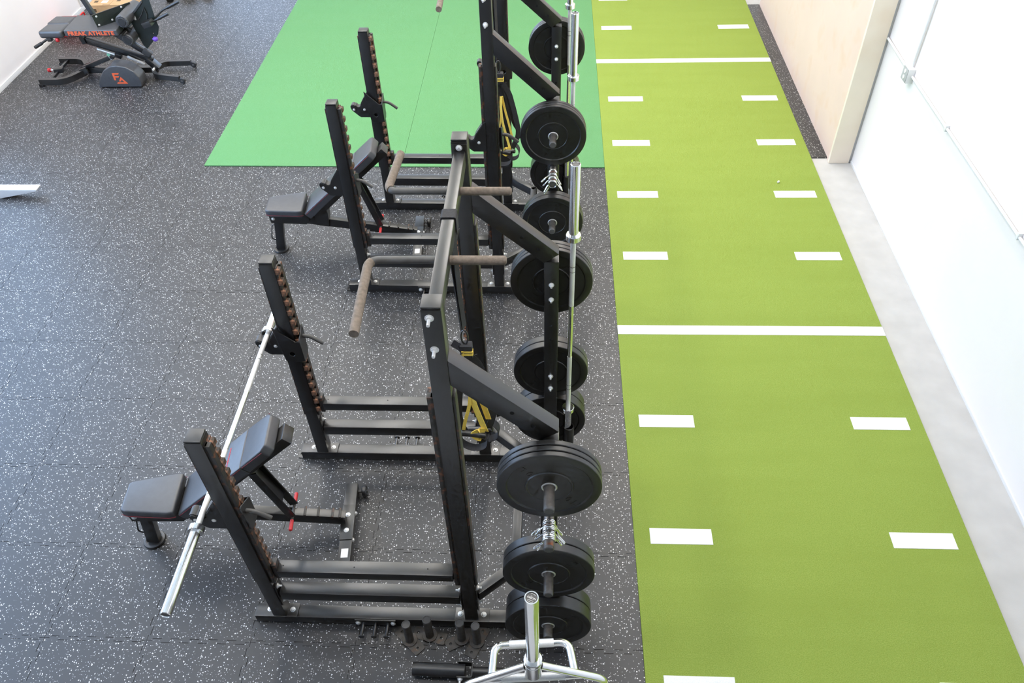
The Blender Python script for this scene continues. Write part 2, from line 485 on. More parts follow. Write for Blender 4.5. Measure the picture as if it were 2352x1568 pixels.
# walls
struct(obj('wall_right', box(B(), XR, XR + 0.15, YB, 6.92, -0.012, ZC), 'white_wall', smooth=False))
struct(obj('wall_right_far', box(B(), 2.93, XR + 0.15, 6.92, YF, -0.012, ZC), 'white_wall', smooth=False))
BX0, BX1, BZ0, BZ1 = -6.1, -1.3, 0.9, 2.2  # opening for the added, unseen back windows that brighten the far floor
bm = B()
box(bm, XL - 0.15, XR + 0.15, YF, YF + 0.15, -0.012, BZ0); box(bm, XL - 0.15, XR + 0.15, YF, YF + 0.15, BZ1, ZC)
box(bm, XL - 0.15, BX0, YF, YF + 0.15, BZ0, BZ1); box(bm, BX1, XR + 0.15, YF, YF + 0.15, BZ0, BZ1)
struct(obj('wall_back', bm, 'white_wall', smooth=False))
struct(obj('wall_front', box(B(), XL - 0.15, XR + 0.15, YB - 0.15, YB, -0.012, ZC), 'dark_wall', smooth=False))  # unseen wall, coloured dark so camera-facing steel and rubber reflect less
struct(obj('ceiling', box(B(), XL - 0.15, XR + 0.15, YB - 0.15, YF + 0.15, ZC, ZC + 0.15), 'ceiling_white', smooth=False))
# left wall with a window band
WY0, WY1, WZ0, WZ1 = 0.4, 8.2, 0.8, 4.4
bm = B()
box(bm, XL - 0.15, XL, YB, YF, -0.012, WZ0); box(bm, XL - 0.15, XL, YB, YF, WZ1, ZC)
box(bm, XL - 0.15, XL, YB, WY0, WZ0, WZ1); box(bm, XL - 0.15, XL, WY1, YF, WZ0, WZ1)
struct(obj('wall_left', bm, 'white_wall', smooth=False))
def unseen_window(n, loc, rz, L2, h):
    w = bpy.data.objects.new('window_%d' % n, None); col.objects.link(w); w.location = loc; w.rotation_euler = (0, 0, rz); struct(w)
    bm = B(); box(bm, -0.04, 0.04, -L2, L2, 0, 0.05); box(bm, -0.04, 0.04, -L2, L2, h - 0.05, h); box(bm, -0.04, 0.04, -L2, -L2 + 0.05, 0.05, h - 0.05); box(bm, -0.04, 0.04, L2 - 0.05, L2, 0.05, h - 0.05); box(bm, -0.035, 0.035, -L2+0.05, L2-0.05, h/2-0.02, h/2+0.02)
    obj('window_frame', bm, 'trim_white', w, smooth=False)
    for k in range(2):
        z0 = 0.05 if k == 0 else h/2 + 0.02; z1 = h/2 - 0.02 if k == 0 else h - 0.05
        bm = box(B(), -0.003, 0.003, -L2 + 0.05, L2 - 0.05, z0, z1); obj('pane', bm, 'window_glass', w, smooth=False)
for n in range(4):
    a = WY0 + (WY1 - WY0) / 4 * n; b = a + (WY1 - WY0) / 4
    unseen_window(n + 1, (XL - 0.075, (a + b) / 2, WZ0), 0, (b - a) / 2, WZ1 - WZ0)
for n in range(3):  # unseen back-wall windows, added for more sheen on the far floor
    a = BX0 + (BX1 - BX0) / 3 * n; b = a + (BX1 - BX0) / 3
    unseen_window(n + 5, ((a + b) / 2, YF + 0.075, BZ0), PI / 2, (b - a) / 2, BZ1 - BZ0)
struct(obj('baseboard_left', box(B(), XL, XL + 0.012, YB, YF, -0.012, 0.055, 0.003), 'trim_white'))
# vertical ribs on the left wall near the far corner
for k, y in enumerate((10.75, 11.05, 11.35, 11.65)):
    struct(obj('trim_%d' % (k + 1), box(B(), XL, XL + 0.016, y, y + 0.09, 0.056, ZC - 0.01, 0.006), 'trim_white'))
struct(obj('baseboard_right', box(B(), XR - 0.008, XR, YB, 6.90, -0.012, 0.02, 0.002), 'trim_white'))
# plywood enclosure
py = obj('wall_plywood', box(B(), 2.722, 2.93, 6.93, 10.68, -0.012, ZC), 'plywood', smooth=False); struct(py)
struct(obj('trim_5', box(B(), 2.714, 2.905, 6.893, 6.93, -0.010, ZC - 0.01, 0.003), 'stud_wood'))
struct(obj('trim_6', box(B(), 2.905, 2.93, 6.905, 6.93, -0.010, ZC - 0.01, 0.002), 'trim_grey'))

# ceiling lights
def lamp(x, y, label):
    t = thing('ceiling_light', label, 'light', (x, y, ZC - 0.30), group='linear ceiling lights')
    bm = box(B(), -0.17, 0.17, -0.62, 0.62, 0.02, 0.09, 0.01); obj('housing', bm, 'trim_white', t)
    bm = B(); tobm(bm, [(-0.15, -0.6, 0.018), (0.15, -0.6, 0.018), (0.15, 0.6, 0.018), (-0.15, 0.6, 0.018)], [(0, 3, 2, 1)])
    me = bpy.data.meshes.new('diffuser'); bm.to_mesh(me); bm.free(); obj('diffuser', me, 'lamp_glow', t)
    for yy in (-0.5, 0.5): obj('hanger', cyl(B(), (0, yy, 0.09), (0, yy, 0.30), 0.004, n=6), 'zinc', t)
NTH = ['first', 'second', 'third', 'fourth', 'fifth']
for i_, x in enumerate((-5.0, -2.6, -0.2, 1.9)):
    for j_, y in enumerate((2.2, 5.9, 7.6, 9.3, 11.0)):
        lamp(x, y, 'white linear ceiling light, %s row from the left wall, %s from the camera' % (NTH[i_], NTH[j_]))

# ================================================================== POWER RACKS
PW = 0.078; DR = 1.161; XT = 1.0945; HS, HT, ZB = 1.6955, 2.4461, 0.075
XU = 1.5235   # left edge of the plate storage upright
def tooth_mesh():
    bm = B()
    tobm(bm, [(0,-0.004,0),(0.030,-0.004,0.003),(0.030,0.03,0.003),(0,0.03,0),(0,-0.004,0.040),(0.030,-0.004,0.037),(0.030,0.03,0.037),(0,0.03,0.040)],
         [(0,3,2,1),(4,5,6,7),(0,1,5,4),(1,2,6,5),(2,3,7,6),(3,0,4,7)])
    bevel(bm, bm.verts[:], 0.0025, 1)
    return mesh_of(bm, 'tooth')
TOOTH = tooth_mesh(); TOOTH.materials.append(MATS['tooth_rust'])

def rack(label, loc, rz, splay, pinch, seedx, HOLD):
    rnd = random.Random(seedx)
    R = thing('power_rack', label, 'rack', loc, rz, 'black steel power racks')
    posts = {}
    for near in (0, 1):
        y0 = near * DR; sg = -1 if near == 0 else 1
        # short front upright
        bm = B(); post(bm, (0, y0, ZB), (0, y0 + sg * splay, HS - 0.012), PW, PW, 0.006); obj('front_upright', bm, 'steel', R)
        bm = B(); box(bm, 0.001, PW - 0.001, y0 + sg * splay + 0.001, y0 + sg * splay + PW - 0.001, HS - 0.012, HS, 0.006); obj('end_cap', bm, 'black_plastic', R)
        # tall rear upright
        bm = B(); post(bm, (XT, y0 + 0.006, ZB), (XT, y0 + 0.006 - sg * pinch, HT - 0.012), PW, PW, 0.006); obj('rear_upright', bm, 'steel', R)
        bm = B(); box(bm, XT + 0.001, XT + PW - 0.001, y0 + 0.006 - sg * pinch + 0.001, y0 + 0.006 - sg * pinch + PW - 0.001, HT - 0.012, HT, 0.006); obj('end_cap', bm, 'black_plastic', R)
        fs = lambda z: y0 + sg * splay * (z - ZB) / (HS - ZB)
        ft = lambda z: y0 + 0.006 - sg * pinch * (z - ZB) / (HT - ZB)
        # base beam with end tab and flanges
        bm = B(); box(bm, -0.112, XU + PW + 0.135, y0, y0 + 0.076, 0.004, ZB, 0.005); obj('base_beam', bm, 'steel', R)
        bm = B(); plate(bm, [(-0.150, y0 + 0.02), (-0.142, y0 + 0.008), (-0.05, y0), (-0.05, y0 + 0.076), (-0.142, y0 + 0.068), (-0.150, y0 + 0.056)], 0.006, 'XY', 0.0, holes=[(-0.132, y0 + 0.038, 0.006)]); obj('floor_tab', bm, 'steel', R)
        for xb, nm in ((0, 'a'), (XT, 'b')):
            bm = B(); box(bm, xb - 0.058, xb + PW + 0.058, y0 - 0.004, y0 + 0.08, ZB, ZB + 0.007, 0.003); obj('foot_flange', bm, 'steel', R)
            for dx in (-0.028, PW + 0.026): bolt((xb + dx, y0 + 0.040, ZB + 0.007), '+z', R)
        # lower cross member
        bm = B(); box(bm, PW + 0.014, XT - 0.012, y0 + 0.006, y0 + 0.080, 0.262, 0.338, 0.005); obj('cross_member', bm, 'steel', R)
        for xe, d in ((PW, 1), (XT - 0.008, -1)):
            bm = B(); box(bm, xe, xe + 0.008, y0 + 0.004, y0 + 0.076, 0.20, 0.40, 0.003); obj('bolt_flange', bm, 'steel', R)
        ynut = y0 + (0.03 if near == 0 else 0.045)
        bolt((PW + 0.008, ynut, 0.375), '+x', R, BOLT_NUT); bolt((PW + 0.008, ynut, 0.225), '+x', R, BOLT_NUT)
        bolt((XT - 0.008, ynut, 0.375), '-x', R, BOLT_NUT); bolt((XT - 0.008, ynut, 0.225), '-x', R, BOLT_NUT)
        # toothed rails on the faces that look at each other, plain rails outside
        for kind in ('s', 't'):
            f = fs if kind == 's' else ft
            zt = 1.655 if kind == 's' else 1.955
            zb = 0.455
            if kind == 's': xr, xo, tsx = PW, -0.010, 1
            else: xr, xo, tsx = XT - 0.026, XT + PW, -1
            # plate half: outer side in y; teeth half: inner side
            ya, yb = (0.006, 0.036) if near == 0 else (0.042, 0.072)
            bm = B(); post(bm, (xr, f(zb) + ya, zb), (xr, f(zt) + ya, zt), 0.026, yb - ya, 0.003); rl = obj('tooth_rail', bm, 'steel_worn', R)
            bm = B(); post(bm, (xr + (0 if kind == 's' else 0.014), f(zb) + 0.006, zb), (xr + (0 if kind == 's' else 0.014), f(zt) + 0.006, zt), 0.012, 0.066, 0.002); obj('rail_back', bm, 'steel_worn', rl)
            n = int((zt - zb - 0.03) / 0.0745)
            for k in range(n + 1):
                z = zt - 0.045 - k * 0.0745
                to = obj('tooth', TOOTH, 'tooth_rust', rl)
                ty = f(z) + (0.040 if near == 0 else 0.006)
                to.location = (xr if tsx > 0 else xr + 0.026, ty + (0.0 if tsx > 0 else 0.03), z)
                to.rotation_euler = (0, 0, 0 if tsx > 0 else PI)
            bm = B(); post(bm, (xo, f(zb) + 0.008, zb), (xo, f(zt) + 0.008, zt), 0.012 if kind == 't' else 0.010, 0.06, 0.003); obj('guide_rail', bm, 'steel_worn', R)
        # storage diagonal, storage upright
        x1 = XT + PW; yd = y0 + 0.004
        ytop = ft(2.12)
        bm = B()
        tl = [(x1, ytop, 2.175), (XU + PW, yd, 1.772), (XU, yd, 1.715), (x1, ytop, 2.035)]
        tobm(bm, tl + [(x, y + 0.074, z) for x, y, z in tl], [(0,1,2,3),(7,6,5,4),(0,4,5,1),(1,5,6,2),(2,6,7,3),(3,7,4,0)])
        bevel(bm, bm.verts[:], 0.004, 2); dg = obj('storage_diagonal', bm, 'steel', R)
        yo = y0 if near == 0 else y0 + 0.078
        for s in (0.62, 0.86):
            px = x1 + (XU - x1) * s + 0.02; pz = 2.10 - (2.10 - 1.745) * (px - x1) / (XU + 0.04 - x1)
            o_ = obj('bolt_hole', cyl(B(), (px, y0 + 0.0005 - 0.0 + (ytop - y0) * (1 - s), pz), (px, y0 + 0.012, pz), 0.009, n=14), 'hole_black', R)
            o_.location.y = -0.0035 + 0.004
        bm = B(); box(bm, XU, XU + PW, yd, yd + 0.074, ZB, 1.722, 0.005)
        obj('storage_upright', bm, 'steel', R)
        zs = [1.515, 1.21, 0.80, 0.345]
        for q, zh in enumerate(zs):
            holes_only = (near == 1 and q == 1)
            cx = XU + PW / 2
            if holes_only:
                for dz in (-0.052, 0.052): obj('bolt_hole', cyl(B(), (cx, yd - 0.0008, zh + dz), (cx, yd + 0.008, zh + dz), 0.0085, n=14), 'hole_black', R)
                continue
            yin = y0 + 0.004 + 0.074 if near == 0 else yd          # where the nuts show (inner face)
            yout = yd if near == 0 else yd + 0.074
            sgn = -1 if near == 0 else 1
            bm = B(); box(bm, cx - 0.034, cx + 0.034, min(yout, yout + sgn * 0.007), max(yout, yout + sgn * 0.007), zh - 0.075, zh + 0.075, 0.003); pl = obj('horn_plate', bm, 'steel', R)
            bm = B(); cyl(bm, (cx, yout + sgn * 0.006, zh), (cx, yout + sgn * 0.203, zh), 0.0235, n=28); h = obj('weight_horn', bm, 'horn', R)
            bm = B(); cyl(bm, (cx, yout + sgn * 0.196, zh), (cx, yout + sgn * 0.214, zh), 0.0242, 0.0225, n=28, bev=0.003); obj('horn_cap', bm, 'horn_cap', h)
            for dz in (-0.052, 0.052): bolt((cx, yin, zh + dz), '+y' if near == 0 else '-y', R, BOLT_NUT)
        # band peg bracket on the outside of the base beam
        yb_ = y0 if near == 0 else y0 + 0.076; s = -1 if near == 0 else 1
        bm = B(); box(bm, 0.465, 0.70, min(yb_, yb_ + s * 0.008), max(yb_, yb_ + s * 0.008), 0.012, 0.07, 0.003); bk = obj('peg_bracket', bm, 'steel', R)
        for dx in (0.515, 0.585, 0.655):
            bm = B(); cyl(bm, (dx, yb_ + s * 0.007, 0.04), (dx, yb_ + s * 0.085, 0.04), 0.0085, n=12); cyl(bm, (dx, yb_ + s * 0.085, 0.04), (dx, yb_ + s * 0.092, 0.04), 0.0165, n=18, bev=0.002); obj('band_peg', bm, 'steel', bk)
        for dx in (0.483, 0.683): bolt((dx, yb_ + s * 0.008, 0.04), '-y' if near == 0 else '+y', R, BOLT)
    # crossbar and multi grip bars
    xc = XT + PW / 2
    ya, yb = 0.006 + pinch + PW, DR + 0.006 - pinch
    bm = B(); box(bm, xc - 0.027, xc + 0.027, ya + 0.006, yb - 0.006, 2.318, 2.392, 0.005); obj('crossbar', bm, 'steel', R)
    for y_ in (ya, yb - 0.006):
        bm = B(); box(bm, xc - 0.036, xc + 0.036, y_, y_ + 0.006, 2.20, 2.425, 0.002); obj('crossbar_flange', bm, 'steel', R)
    bolt((xc - 0.008, 0.006 + pinch, 2.395), '-y', R, BOLT_STUD); bolt((xc - 0.004, 0.006 + pinch, 2.235), '-y', R, BOLT_STUD)
    bolt((xc, yb - 0.008, 2.408), '-y', R, BOLT)
    for y_, e in ((0.405, -1), (0.885, 1)):
        pts = fillet([(xc - 0.02, y_, 2.35), (xc - 0.30, y_ + 0.0, 2.35), (xc - 0.285, y_ + e * (0.42 if e < 0 else 0.315), 2.345)], 0.05, 8)
        bm = B(); tube(bm, pts[:6], 0.0155, 14); g_ = obj('grip_bar', bm, 'horn_cap', R)
        bm = B(); tube(bm, pts[5:], 0.019, 16); obj('grip_wrap', bm, 'grip_tape', g_)
        bm = B(); tube(bm, [(xc + 0.02, y_, 2.35), (xc + 0.245, y_, 2.35)], 0.019, 16); cyl(bm, (xc + 0.244, y_, 2.35), (xc + 0.252, y_, 2.35), 0.019, 0.012, n=16); obj('grip_wrap', bm, 'grip_tape', g_)
    # trapezoid rear connector
    za, zbm = 0.273, 0.347
    bm = B(); pts = [(XT + PW, 0.045), (XT + PW + 0.205, 0.215), (XT + PW + 0.205, DR - 0.135), (XT + PW, DR + 0.04)]
    for a, b in zip(pts[:-1], pts[1:]):
        d = (Vector(b) - Vector(a)).normalized() * 0.02 if a[0] != b[0] else Vector((0, 0.012))
        beam(bm, (a[0] - (d.x if a is not pts[0] else 0), a[1] - (d.y if a is not pts[0] else 0), 0.31), (b[0] + (d.x if b is not pts[-1] else 0), b[1] + (d.y if b is not pts[-1] else 0), 0.31), 0.05, 0.074, side=(0.3, -0.4, 0) if a[0] != b[0] else (1, 0, 0), bev=0.004)
    obj('rear_connector', bm, 'steel', R)
    for y_ in (0.006, DR + 0.004):
        bm = B(); box(bm, XT + PW, XT + PW + 0.007, y_, y_ + 0.074, 0.20, 0.42, 0.003); obj('bolt_flange', bm, 'steel', R)
        for z_ in (0.385, 0.235): bolt((XT + PW + 0.007, y_ + 0.037, z_), '+x', R, BOLT_NUT)
    # barbell holders
    for (hx, hy) in HOLD:
        bm = B(); lathe(bm, [(0.0275, ZB + 0.012), (0.0275, 0.345), (0.0345, 0.345), (0.0345, ZB + 0.002), (0.0, ZB + 0.002), (0.0, ZB + 0.012)], n=28, org=(hx, hy, 0), closed=False)
        obj('bar_holder', bm, 'black_plastic', R)
    return R

RACK1 = ((-1.5594, 2.0737, 0), -0.0037); RACK2 = ((-1.5462, 4.954, 0), -0.0187)
rack('black steel power rack nearest the bottom of the picture, with a barbell resting on it', *RACK1, 0.018, 0.013, 3, ((1.6813, DR + 0.039), (1.690, 0.036)))
rack('black steel power rack farther back, standing half on the green turf', *RACK2, -0.004, 0.010, 5, ((1.661, DR + 0.0685), (1.690, 0.069)))
def rk(rk_, x, y, z):
    (lx, ly, lz), a = rk_
    return (lx + math.cos(a) * x - math.sin(a) * y, ly + math.sin(a) * x + math.cos(a) * y, z)

# safety bars (lift-off spotter bars hooked on the toothed rails)
def safety(label, rk_, y0, z):
    t = thing('safety_bar', label, 'safety bar', rk(rk_, 0.10, y0 + 0.006, z), rk_[1], 'safety bars between the rack uprights')
    bm = B(); box(bm, 0.032, XT - 0.10 - 0.03, 0.0, 0.074, 0, 0.062, 0.005); bar = obj('bar', bm, 'steel', t)
    for xx in (0.06, 0.44, 0.83): obj('drain_hole', cyl(B(), (xx, 0.037, 0.058), (xx, 0.037, 0.0625), 0.004, n=10), 'hole_black', bar)
    for x0_, s_ in ((0.006, 1), (XT - 0.10 - 0.03, 1)):
        bm = B(); box(bm, x0_, x0_ + 0.026, 0.012, 0.062, -0.03, 0.10, 0.003); obj('end_bracket', bm, 'steel_worn', t)
safety('black safety bar on the near side of the nearest rack', RACK1, 0.0, 0.508)
safety('black safety bar on the far side of the nearest rack', RACK1, DR, 0.508)
safety('black safety bar on the near side of the farther rack', RACK2, 0.0, 0.492)
safety('black safety bar on the far side of the farther rack', RACK2, DR, 0.492)

# J-cups. local: x=0 post left edge, y=0 front face (m=1 for plate on -y side), z=0 the V of the plate
def arc(cx, cz, r, a0, a1, n=6): return [(cx + r*math.cos(math.radians(a0 + (a1-a0)*i/n)), cz + r*math.sin(math.radians(a0 + (a1-a0)*i/n))) for i in range(n+1)]
def jcup(label, loc, rz, m):
    t = thing('j_cup', label, 'j-cup', loc, rz, 'black J-cups hung on the rack uprights')
    Yf = (lambda y: y) if m > 0 else (lambda y: PW - y)
    def flip(bm):
        if m < 0:
            for v in bm.verts: v.co.y = PW - v.co.y
        return bm
    bm = B(); plate(bm, [(-0.028, 0.113), (0.088, -0.002), (0.105, 0.004), (0.112, -0.01), (0.112, -0.155), (0.095, -0.165), (0.02, -0.168), (0.0, -0.155)], 0.007, 'XZ', -0.026, holes=[(0.048, -0.10, 0.0165)]); soften(bm); flip(bm); obj('front_plate', bm, 'steel', t)
    bm = B(); plate(bm, [(-0.026, 0.0), (0.066, 0.055), (0.078, 0.05), (0.078, -0.05), (0.066, -0.10), (0.072, -0.13), (0.05, -0.16), (-0.026, -0.16)], 0.007, 'YZ', 0.107); soften(bm); flip(bm); sp_ = obj('side_plate', bm, 'steel', t)
    prof = [(0.0, 0.085), (-0.012, 0.082), (-0.072, -0.012)] + arc(-0.103, -0.030, 0.024, 20, -170, 8)[1:] + arc(-0.149, -0.050, 0.0185, 40, 200, 8) + [(-0.160, -0.075), (-0.102, -0.132), (-0.09, -0.138), (0.0, -0.138)]
    for yy in (0.008, 0.064):
        bm = B(); plate(bm, prof, 0.006, 'XZ', yy); flip(bm); hk = obj('hook_plate', bm, 'steel', t)
    lin = [(-0.004, 0.088), (-0.014, 0.085), (-0.074, -0.006)] + arc(-0.103, -0.027, 0.021, 20, -165, 8)[1:] + arc(-0.149, -0.048, 0.0215, 40, 190, 8) + [(-0.155, -0.072), (-0.100, -0.122), (-0.004, -0.13)]
    bm = B(); plate(bm, lin, 0.05, 'XZ', 0.014); flip(bm); obj('hook_liner', bm, 'liner', t)
    yfront = 0.008 if m > 0 else PW - 0.07
    for (bx, bz) in ((-0.142, -0.068), (-0.052, -0.068)): bolt((bx, yfront, bz), '-y', t, BOLT_S)
    bm = B(); tube(bm, fillet([(0.112, 0.045, -0.015), (0.155, 0.045, -0.02), (0.222, 0.045, -0.075)], 0.03, 5), 0.0118, 14); flip(bm); obj('pull_handle', bm, 'horn_cap', t)
    return t
jcup('black J-cup on the far front post of the nearest rack, under the barbell end', rk(RACK1, 0, DR + 0.012, 1.135), RACK1[1], 1)
jcup('black J-cup on the near front post of the nearest rack, beside the bench', rk(RACK1, 0, -0.012, 1.135), RACK1[1], -1)
jcup('empty black J-cup on the far front post of the farther rack', rk(RACK2, 0, DR, 1.085), RACK2[1], 1)
jcup('empty black J-cup on the near front post of the farther rack, over the bench', rk(RACK2, 0, 0, 1.085), RACK2[1], -1)
jcup('empty black J-cup on the tall far post of the farther rack', rk(RACK2, XT, DR, 1.47), RACK2[1], 1)
jcup('empty black J-cup on the tall near post of the farther rack', rk(RACK2, XT, 0, 1.47), RACK2[1], -1)

# ================================================================== BARBELLS
def barbell(label, loc, rot=None):
    t = thing('barbell', label, 'barbell', loc, 0, 'steel barbells', rot)
    for a, e in ((0.0, 1), (2.2, -1)):
        f = lambda z: a + e * z
        bm = B(); lathe(bm, [(0.0, f(0.006)), (0.0195, f(0.006)), (0.0215, f(0.0)), (0.025, f(0.002)), (0.025, f(0.415)), (0.0, f(0.415))], n=32); s_ = obj('sleeve', bm, 'chrome', t, ang=0.5)
        bm = B(); lathe(bm, [(0.0, f(0.004)), (0.0185, f(0.004)), (0.0185, f(0.007)), (0, f(0.007))], n=24); obj('end_cap', bm, 'horn_cap', s_)
        bm = B(); lathe(bm, [(0.0, f(0.412)), (0.036, f(0.412)), (0.0385, f(0.415)), (0.0385, f(0.443)), (0.036, f(0.446)), (0.0, f(0.446))], n=32); obj('collar', bm, 'chrome', t, ang=0.5)
        bm = B(); cyl(bm, (0, 0, f(0.446)), (0, 0, f(0.90)), 0.0145, n=20); k_ = obj('knurled_grip', bm, 'knurl', t)
        for z_ in (0.62, 0.655):
            bm = B(); cyl(bm, (0, 0, f(z_)), (0, 0, f(z_ + 0.003)), 0.0148, n=20); obj('ring_mark', bm, 'steel', k_)
    bm = B(); cyl(bm, (0, 0, 0.89), (0, 0, 1.31), 0.014, n=20); obj('shaft', bm, 'chrome', t)
    return t
barbell('chrome barbell lying across the J-cups of the nearest rack', (-1.665, 1.57, 1.098), (-PI/2, 0, 0))
barbell('chrome barbell standing upright between the two racks, in the nearest rack', (0.1175, 3.272, 0.086))
barbell('chrome barbell standing upright behind the top plates of the farther rack', (0.145, 4.992, 0.086))
barbell('chrome barbell standing upright at the far side of the farther rack, partly hidden', (0.138, 6.152, 0.086))

# ================================================================== WEIGHT PLATES
PLATE_ME = {}
def plate_mesh(th):
    if th in PLATE_ME: return PLATE_ME[th]
    bm = B(); h = th
    prof = [(0.0340, 0.003), (0.0346, 0.003), (0.0352, 0.0022), (0.094, 0.0022), (0.0965, 0.0), (0.1015, 0.0), (0.1045, 0.005), (0.180, 0.005), (0.186, 0.0), (0.219, 0.0), (0.2225, 0.0012), (0.2245, 0.004)]
    prof = prof + [(r, h - z) for r, z in reversed(prof)]
    lathe(bm, prof, n=96, axis='Y', closed=True)
    me = mesh_of(bm, 'bumper_plate', ang=0.55); me.materials.append(MATS['plate_rubber'])
    bm = B(); lathe(bm, [(0.0262, -0.0008), (0.031, -0.0018), (0.0345, 0.0006), (0.0345, h - 0.0006), (0.031, h + 0.0018), (0.0262, h + 0.0008)], n=40, axis='Y', closed=True)
    m2 = mesh_of(bm, 'steel_insert', ang=0.5); m2.materials.append(MATS['insert_steel'])
    PLATE_ME[th] = (me, m2); return PLATE_ME[th]
TXT = {}
def plate_text(s):
    if s not in TXT:
        me = text_mesh(s, 0.05, 0.0012, spacing=1.05); me.materials.append(MATS['plate_rubber']); TXT[s] = me
    return TXT[s]
def bumper(label, loc, th, rz, spin=0.0, text=None, group=None):
    t = thing('bumper_plate', label, 'weight plate', loc, rz, group)
    me, m2 = plate_mesh(th)
    d = obj('rubber_disc', me, 'plate_rubber', t)
    obj('steel_insert', m2, 'insert_steel', t)
    if text:
        for k in range(2):
            a = spin + k * PI
            w = obj('embossed_lettering', plate_text(text), 'plate_rubber', t)
            # upright text at the bottom of the disc (a = 0), turned around the hub by a
            w.rotation_euler = Matrix.Rotation(-a, 3, 'Y').to_4x4().to_3x3().__matmul__(Matrix.Rotation(PI/2, 3, 'X')).to_euler()
            w.location = (-math.sin(a) * 0.143, 0.0048, -math.cos(a) * 0.143)
    return t
ORD = {2: ['front', 'rear'], 3: ['front', 'middle', 'rear']}
def stack(rk_, near, zh, ths, where, text, spins, group):
    rz = rk_[1]; cx = XU + PW / 2
    if near:
        y = 0.004 - 0.008
        for q, th in enumerate(ths[::-1]):          # rear-most first
            y -= th + (0.0025 if q else 0.001)
            idx = len(ths) - 1 - q
            lab = '%s black bumper plate of the %d on %s' % (ORD[len(ths)][idx], len(ths), where)
            bumper(lab, rk(rk_, cx, y, zh - 0.0022), th, rz, spins[idx], text, group)
    else:
        y = 0.004 + DR + 0.074 + 0.008
        for q, th in enumerate(ths):
            lab = '%s black bumper plate of the %d on %s' % (ORD[len(ths)][q], len(ths), where)
            bumper(lab, rk(rk_, cx, y, zh - 0.0022), th, rz, spins[q], text, group)
            y += th + 0.0025
stack(RACK1, True, 1.515, [0.0265]*3, 'the top near horn of the nearest rack', '10 LB', [-0.75, 0.3, 1.0], 'thin plates on the near top horn')
stack(RACK1, True, 0.80, [0.046]*2, 'the third near horn of the nearest rack', '25 LB', [0.85, 0.2], 'plates on the near third horn')
stack(RACK1, True, 0.345, [0.068]*2, 'the lowest near horn behind the hex bar', '35 LB', [0.9, 0.2], 'plates on the near lowest horn')
stack(RACK1, False, 1.515, [0.028]*3, 'the top far horn of the nearest rack', '10 LB', [0.75, 0.3, 1.0], 'plates on the far top horn')
stack(RACK1, False, 0.80, [0.046]*2, 'the middle far horn of the nearest rack', '25 LB', [0.75, 0.3], 'plates on the far middle horn')
stack(RACK1, False, 0.345, [0.068]*2, 'the lowest far horn of the nearest rack', '35 LB', [0.5, 0.3], 'plates on the far lowest horn')
stack(RACK2, True, 1.515, [0.028]*3, 'the top near horn of the farther rack', '25 LB', [-0.05, 0.3, 1.0], 'plates on the farther rack near top horn')
stack(RACK2, True, 0.80, [0.046]*2, 'the third near horn of the farther rack', '25 LB', [0.05, 0.3], 'plates on the farther rack near third horn')
stack(RACK2, False, 1.515, [0.028]*3, 'the top far horn of the farther rack', '25 LB', [0.5, 0.3, 1.0], 'plates on the farther rack far top horn')
stack(RACK2, False, 0.345, [0.068]*2, 'the lowest far horn of the farther rack', '35 LB', [0.5, 0.3], 'plates on the farther rack far lowest horn')

# ================================================================== SPRING CLIPS
def clip_mesh(lean):
    bm = B(); pts = []
    R_ = 0.0275
    n = 40
    a0, turns = math.radians(215), 2.62
    for i in range(n + 1):
        a = a0 - turns * 2 * PI * i / n
        pts.append((R_ * math.cos(a), 0.022 * (i / n - 0.5), R_ * math.sin(a)))
    def loop(p, dx):
        p = Vector(p); e = p + Vector((dx, -0.012 * lean, -0.062)); w = Vector((0, 0.010, 0))
        return [p, p + (e - p) * 0.5, e + Vector((0, -0.002, 0)), e + Vector((dx * 0.1, 0.004, -0.004)), e + w, p + (e - p) * 0.35 + w]
    l1 = loop(pts[0], -0.035)[::-1]; l2 = loop(pts[-1], 0.035)
    tube(bm, l1[:-1] + pts + l2[1:], 0.0034, 8)
    return mesh_of(bm, 'spring_clip')
CLIP = [clip_mesh(k) for k in (1.0, -0.6)]
for _c in CLIP: _c.materials.append(MATS['chrome'])
for rkx, nm, ys, angs in ((RACK1, 'nearest', (-0.075, -0.105, -0.135, -0.155), (0.25, 0.05, -0.1, 0.1)), (RACK2, 'farther', (-0.07, -0.115, -0.16, -0.205), (0.3, 0.1, 0.0, -0.05))):
    for q, (yy, an) in enumerate(zip(ys, angs)):
        lab = '%s chrome spring clip from the tip of the clip horn on the %s rack' % (['fourth', 'third', 'second', 'first'][q], nm)
        c = obj('spring_clip', CLIP[q % 2], 'chrome'); c.location = rk(rkx, XU + PW/2, yy, 1.2075); c.rotation_euler = (0, an, rkx[1]); tag(c, lab, 'spring clip', 'spring clips on the %s rack' % nm)

